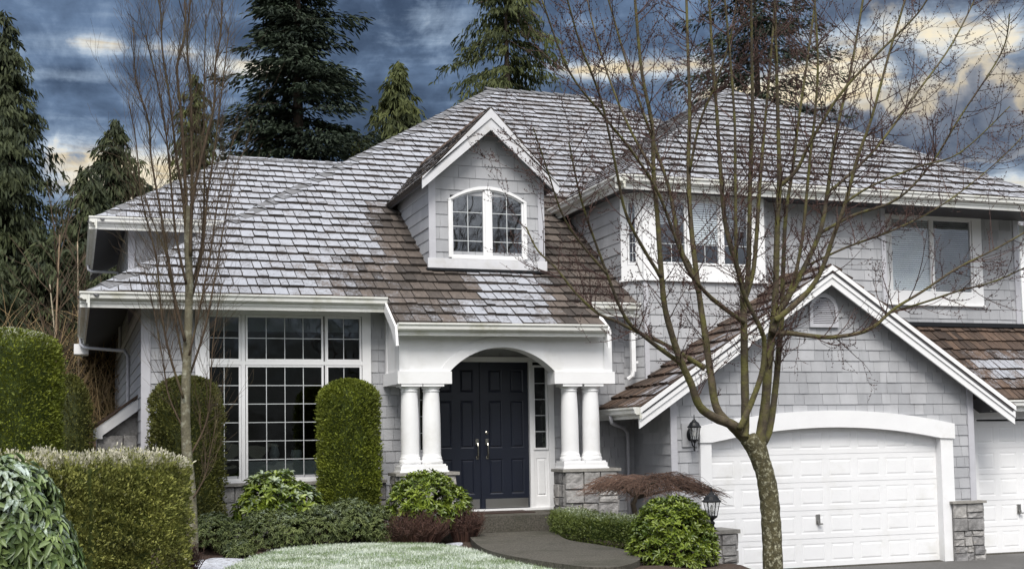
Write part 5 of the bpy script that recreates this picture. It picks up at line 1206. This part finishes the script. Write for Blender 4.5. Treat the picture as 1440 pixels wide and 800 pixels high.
# ---- conifers behind the house
def conifer(label, x, y, h, rmax, m, seed, nb=260, dens=11., kind='cedar', z0=-.1, tmin=.06, sl=(.16, .36), sw=(.045, .09), prof=.8, gaps=0., cat='conifer', group='conifers behind the house', lean=0.):
    t = tag(empty('conifer', (x, y, z0)), label, cat, group); rs = np.random.RandomState(seed); PP, DD, NN, RN, LL = [], [], [], [], []
    br = MB(); gold = 0.
    for i in range(nb):
        u = tmin+(1-tmin)*((i+rs.uniform())/nb)**.92; az_ = rs.uniform(0, 6.28); Lb = (rmax*(1-u)**prof+.15)*rs.uniform(.55, 1.1)*(1+.22*math.sin(az_*3+u*19+seed))
        if gaps and math.sin(u*23+seed)+math.sin(az_*2+seed*1.7+u*9) > 1.9-gaps*2: continue
        zb = z0+h*u; o = np.array([math.cos(az_), math.sin(az_), 0]); k = max(6, int(dens*3.2*Lb)); s_ = rs.uniform(.02, 1, k)**.8
        if kind == 'cedar': zc = zb+Lb*(.12*s_-.62*s_**2+.22*s_**3)
        else: zc = zb+Lb*(-.10*s_-.16*s_**2+.12*s_**3)
        side = np.array([-o[1], o[0], 0]); sp_ = rs.normal(0, 1, k)*(.13*Lb*np.sqrt(s_)+.06)
        P = np.array([x+lean*u, y, 0])+o*(Lb*s_)[:, None]+side*sp_[:, None]; P[:, 2] = zc-np.abs(sp_)*(.35 if kind == 'cedar' else .15)+rs.normal(0, .06, k)
        if kind == 'cedar': D = o*.35+np.array([0, 0, -.75])+rs.normal(0, .32, (k, 3))
        else: D = o*.8+side*np.sign(sp_)[:, None]*.7+np.array([0, 0, -.28])+rs.normal(0, .25, (k, 3))
        PP.append(P); DD.append(D); NN.append(rs.normal(0, .7, (k, 3))+(np.array([0, 0, 1.]) if kind != 'cedar' else o)); b0 = np.clip(rs.normal(.45, .2), .05, .95); RN.append(np.clip(b0+rs.normal(0, .15, k)+.22*(s_-.6), 0, 1)); LL.append(np.full(k, 1.))
        if i % 2 == 0:
            e = o*Lb*.8; br.tube([(x+lean*u, y, zb), (x+lean*u+e[0]*.5, y+e[1]*.5, zb-(.02 if kind == 'fir' else .06)*Lb), (x+lean*u+e[0], y+e[1], zb-(.12 if kind == 'fir' else .22)*Lb)], [.05*(1-u)+.015, .03*(1-u)+.01, .01], 4, .3, False)
    P = np.concatenate(PP); D = np.concatenate(DD); Nn = np.concatenate(NN); n = len(P); rn = np.concatenate(RN)
    V, F = leaves(P, D, Nn, rs.uniform(*sl, n), rs.uniform(*sw, n), fold=.12, droop=.2)
    npmesh('crown', V, F, np.repeat(rn, 2), m, t)
    br.tube([(x, y, z0-.3), (x+lean*.4, y, z0+h*.4), (x+lean, y, z0+h*.985)], [.028*h*.6, .018*h*.6, .02], 9); br.build('trunk', CONTRUNK, t); return t
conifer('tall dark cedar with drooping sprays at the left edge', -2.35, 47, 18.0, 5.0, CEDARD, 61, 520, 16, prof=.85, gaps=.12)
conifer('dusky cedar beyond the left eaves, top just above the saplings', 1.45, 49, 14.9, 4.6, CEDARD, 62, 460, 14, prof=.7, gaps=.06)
conifer('faint cedar directly behind the slim upright tree', 4.5, 50, 17.2, 3.6, CEDAR, 67, 300, 13, prof=.75, gaps=.1)
conifer('massive nearly black fir behind the upper left roof', 8.15, 48, 26.2, 5.3, FIR, 63, 560, 19, 'fir', prof=.74, gaps=.20, sl=(.16, .36), sw=(.05, .10))
conifer('narrow pointed olive cedar between the black fir and the main ridge', 11.6, 46, 17.1, 6.0, CEDAR, 64, 560, 15, prof=.85)
conifer('open olive cedar rising above the main roof ridge', 16.7, 48, 23.5, 5.4, CEDAR, 65, 400, 14, prof=.6, gaps=.24)
conifer('ragged dark fir behind the right wing and the maple branches', 28.9, 49, 25.5, 7.0, FIR, 66, 230, 11, 'fir', prof=.5, gaps=.30, tmin=.35)
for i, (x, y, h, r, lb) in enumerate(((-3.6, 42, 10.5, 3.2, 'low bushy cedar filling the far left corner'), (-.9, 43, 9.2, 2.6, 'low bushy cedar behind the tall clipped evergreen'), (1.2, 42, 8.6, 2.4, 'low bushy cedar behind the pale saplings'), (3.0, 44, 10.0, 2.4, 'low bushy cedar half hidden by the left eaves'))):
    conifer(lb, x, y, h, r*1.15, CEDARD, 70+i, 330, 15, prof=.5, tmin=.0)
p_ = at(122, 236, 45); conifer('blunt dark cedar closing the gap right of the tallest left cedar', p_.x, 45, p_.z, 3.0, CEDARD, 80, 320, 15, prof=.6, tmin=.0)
conifer('small young fir peeping over the upper left ridge', 10.1, 46, 14.2, 1.6, CEDAR, 79, 110, 12, prof=.7)

# ================================================================== FENCE, NEIGHBOUR, LAMPS, SMALL THINGS
t = tag(empty('fence', (0, 30, 0)), 'brown wooden fence beside the stone bay at the left', 'fence'); mb = MB(); rg = random.Random(5)
x = -9.
while x < .95: mb.box(x, x+.135, 30, 30.025, .2, 2.66+rg.uniform(-.01, .01), rg.random()); x += .14
mb.build('boards', FENCE, t); mb = MB(); mb.box(-9, .95, 29.94, 30.0, 2.68, 2.74); mb.box(-9, .95, 29.96, 30.0, 2.40, 2.48); mb.build('rail', FENCE, t)
mb = MB(); mb.box(-3.0, -2.9, 29.9, 30.0, -.1, 2.7); mb.build('post', FENCE, t)
t = tag(empty('neighbour_house', (33, 37, 0)), 'white sided neighbouring house glimpsed at the right edge', 'house'); mb = MB()
F = front(34); z = 0.
while z < 9.4:
    mb.prism([F(29.9, z, .02), F(40, z, .02), F(40, z+.2, .0), F(29.9, z+.2, .0)], [F(29.9, z, -.1), F(40, z, -.1), F(40, z+.2, -.1), F(29.9, z+.2, -.1)]); z += .20
mb.box(29.9, 40, 34.1, 42, 0, 9.4); mb.build('wall', WHITESIDE, t)
mb = MB(); mb.box(29.78, 29.95, 33.93, 34.1, 0, 9.45); mb.build('corner_board', TRIM, t)
mb = MB(); mb.prism([(29.2, 33.3, 9.4), (40.6, 33.3, 9.4), (40.6, 38, 11.6), (29.2, 38, 11.6)], [(29.2, 33.3, 9.25), (40.6, 33.3, 9.25), (40.6, 38, 11.45), (29.2, 38, 11.45)], .4, .5); mb.build('roof', SHAKE, t)

def lantern(t, c, r=.085, h=.30, ns=6):
    """tapered six-sided cage with a bell roof; c is the centre of the bottom ring"""
    c = Vector(c); rt = r*1.0; rb = r*.62
    def ring(rad, z): return [c+Vector((rad*math.cos(2*math.pi*(i+.5)/ns), rad*math.sin(2*math.pi*(i+.5)/ns), z)) for i in range(ns)]
    mb = MB(); B0, T0 = ring(rb, 0), ring(rt, h*.62)
    for i in range(ns): mb.tube([B0[i], T0[i]], .006, 5)
    mb.lathe(c, [(rb*.3, -.05), (rb*.55, -.035), (rb*1.02, -.012), (rb*1.1, .0), (rb*1.1, .012), (rb*.9, .016)], ns); mb.build('cage', BLACK, t)
    mb = MB(); mb.lathe(c, [(rt*1.02, h*.60), (rt*1.22, h*.62), (rt*1.24, h*.65), (rt*1.0, h*.72), (rt*.78, h*.84), (rt*.70, h*.87), (rt*.42, h*.93), (rt*.28, h*.99), (rt*.14, h*1.02), (.010, h*1.06), (.008, h*1.22), (.003, h*1.27)], 12); mb.build('lantern_roof', BLACK, t)
    mb = MB(); b, tt = ring(rb*.95, .014), ring(rt*.96, h*.61)
    for i in range(ns): mb.face([b[i], b[(i+1) % ns], tt[(i+1) % ns], tt[i]])
    mb.build('glass', LANTGLASS, t)
    mb = MB(); mb.lathe(c, [(.012, .015), (.012, .07)], 8); mb.build('lamp_holder', BLACK, t)
    mb = MB(); mb.lathe(c, [(.010, .07), (.022, .10), (.026, .125), (.016, .155), (.004, .17)], 10); mb.build('bulb', BULB, t)
t = tag(empty('wall_lantern', (10.44, 20.47, 2.35)), 'black lantern mounted on the shingled wall left of the garage door', 'lantern')
lantern(t, (10.475, 20.28, 2.40), .105, .36)
mb = MB(); mb.lathe((0, 0, 0), [(.085, 0), (.085, .02), (.06, .035), (.02, .04)], 18); mb.v = [(10.475+x*.8, 20.455-z_, 2.50+y*1.35) for x, y, z_ in mb.v]; mb.build('back_plate', BLACK, t)
mb = MB(); mb.tube([(10.475, 20.44, 2.45), (10.475, 20.36, 2.30), (10.475, 20.30, 2.28), (10.475, 20.28, 2.35)], .012, 8); mb.lathe((10.475, 20.30, 2.20), [(.004, 0), (.018, .03), (.010, .06), (.02, .075)], 8); mb.build('arm', BLACK, t)
mb = MB(); mb.box(10.32, 10.62, 20.455, 20.498, 2.28, 2.70); HB(mb, 'lantern_block', SIDING)
t = tag(empty('post_lantern', (8.61, 16.2, 1.12)), 'black lantern standing on the stone pillar beside the rhododendron', 'lantern')
lantern(t, (8.61, 16.2, 1.30), .115, .34)
mb = MB(); mb.lathe((8.61, 16.2, 1.125), [(.055, 0), (.055, .02), (.03, .035), (.028, .06), (.04, .075), (.042, .09), (.024, .11), (.022, .14), (.035, .165), (.02, .18)], 14); mb.build('stem', BLACK, t)
def pillar(label, x0, x1, y0, y1, z0, z1, seed):
    t = tag(empty('stone_pillar', ((x0+x1)/2, (y0+y1)/2, z0)), label, 'pillar', 'stone pillars along the driveway')
    R1 = frame((x1, 0, 0), (0, 1, 0), (0, 0, 1), (1, 0, 0))
    o = stonepart('shaft', [(front(y0), x0, x1, z0, z1-.055, seed, .26), (leftw(x0), -y1, -y0, z0, z1-.055, seed+1, .26), (R1, y0, y1, z0, z1-.055, seed+2, .26)], None, None, t)
    mb = MB(); mb.box(x0-.05, x1+.05, y0-.05, y1+.05, z1-.055, z1); mb.build('cap', STONECAP, t)
pillar('stone pillar carrying the black lantern beside the driveway', 8.36, 8.86, 15.98, 16.45, -.05, 1.125, 81)
pillar('stone pillar further back by the garage, mostly hidden by weeping twigs', 9.42, 9.80, 18.5, 18.95, -.05, 1.25, 85)
mb = MB(); mb.box(6.55, 7.75, 21.15, 21.85, 1.171, 1.188); tag(mb.build('doormat', MAT_), 'dark brown doormat in front of the navy double door', 'doormat')
t = tag(empty('garden_light', (6.05, 13.95, .62)), 'tiny black garden light at the edge of the path', 'garden light'); mb = MB(); mb.lathe((6.05, 13.95, .62), [(.012, 0), (.012, .16), (.03, .165), (.032, .20), (.05, .205), (.02, .235)], 10); mb.build('housing', BLACK, t)
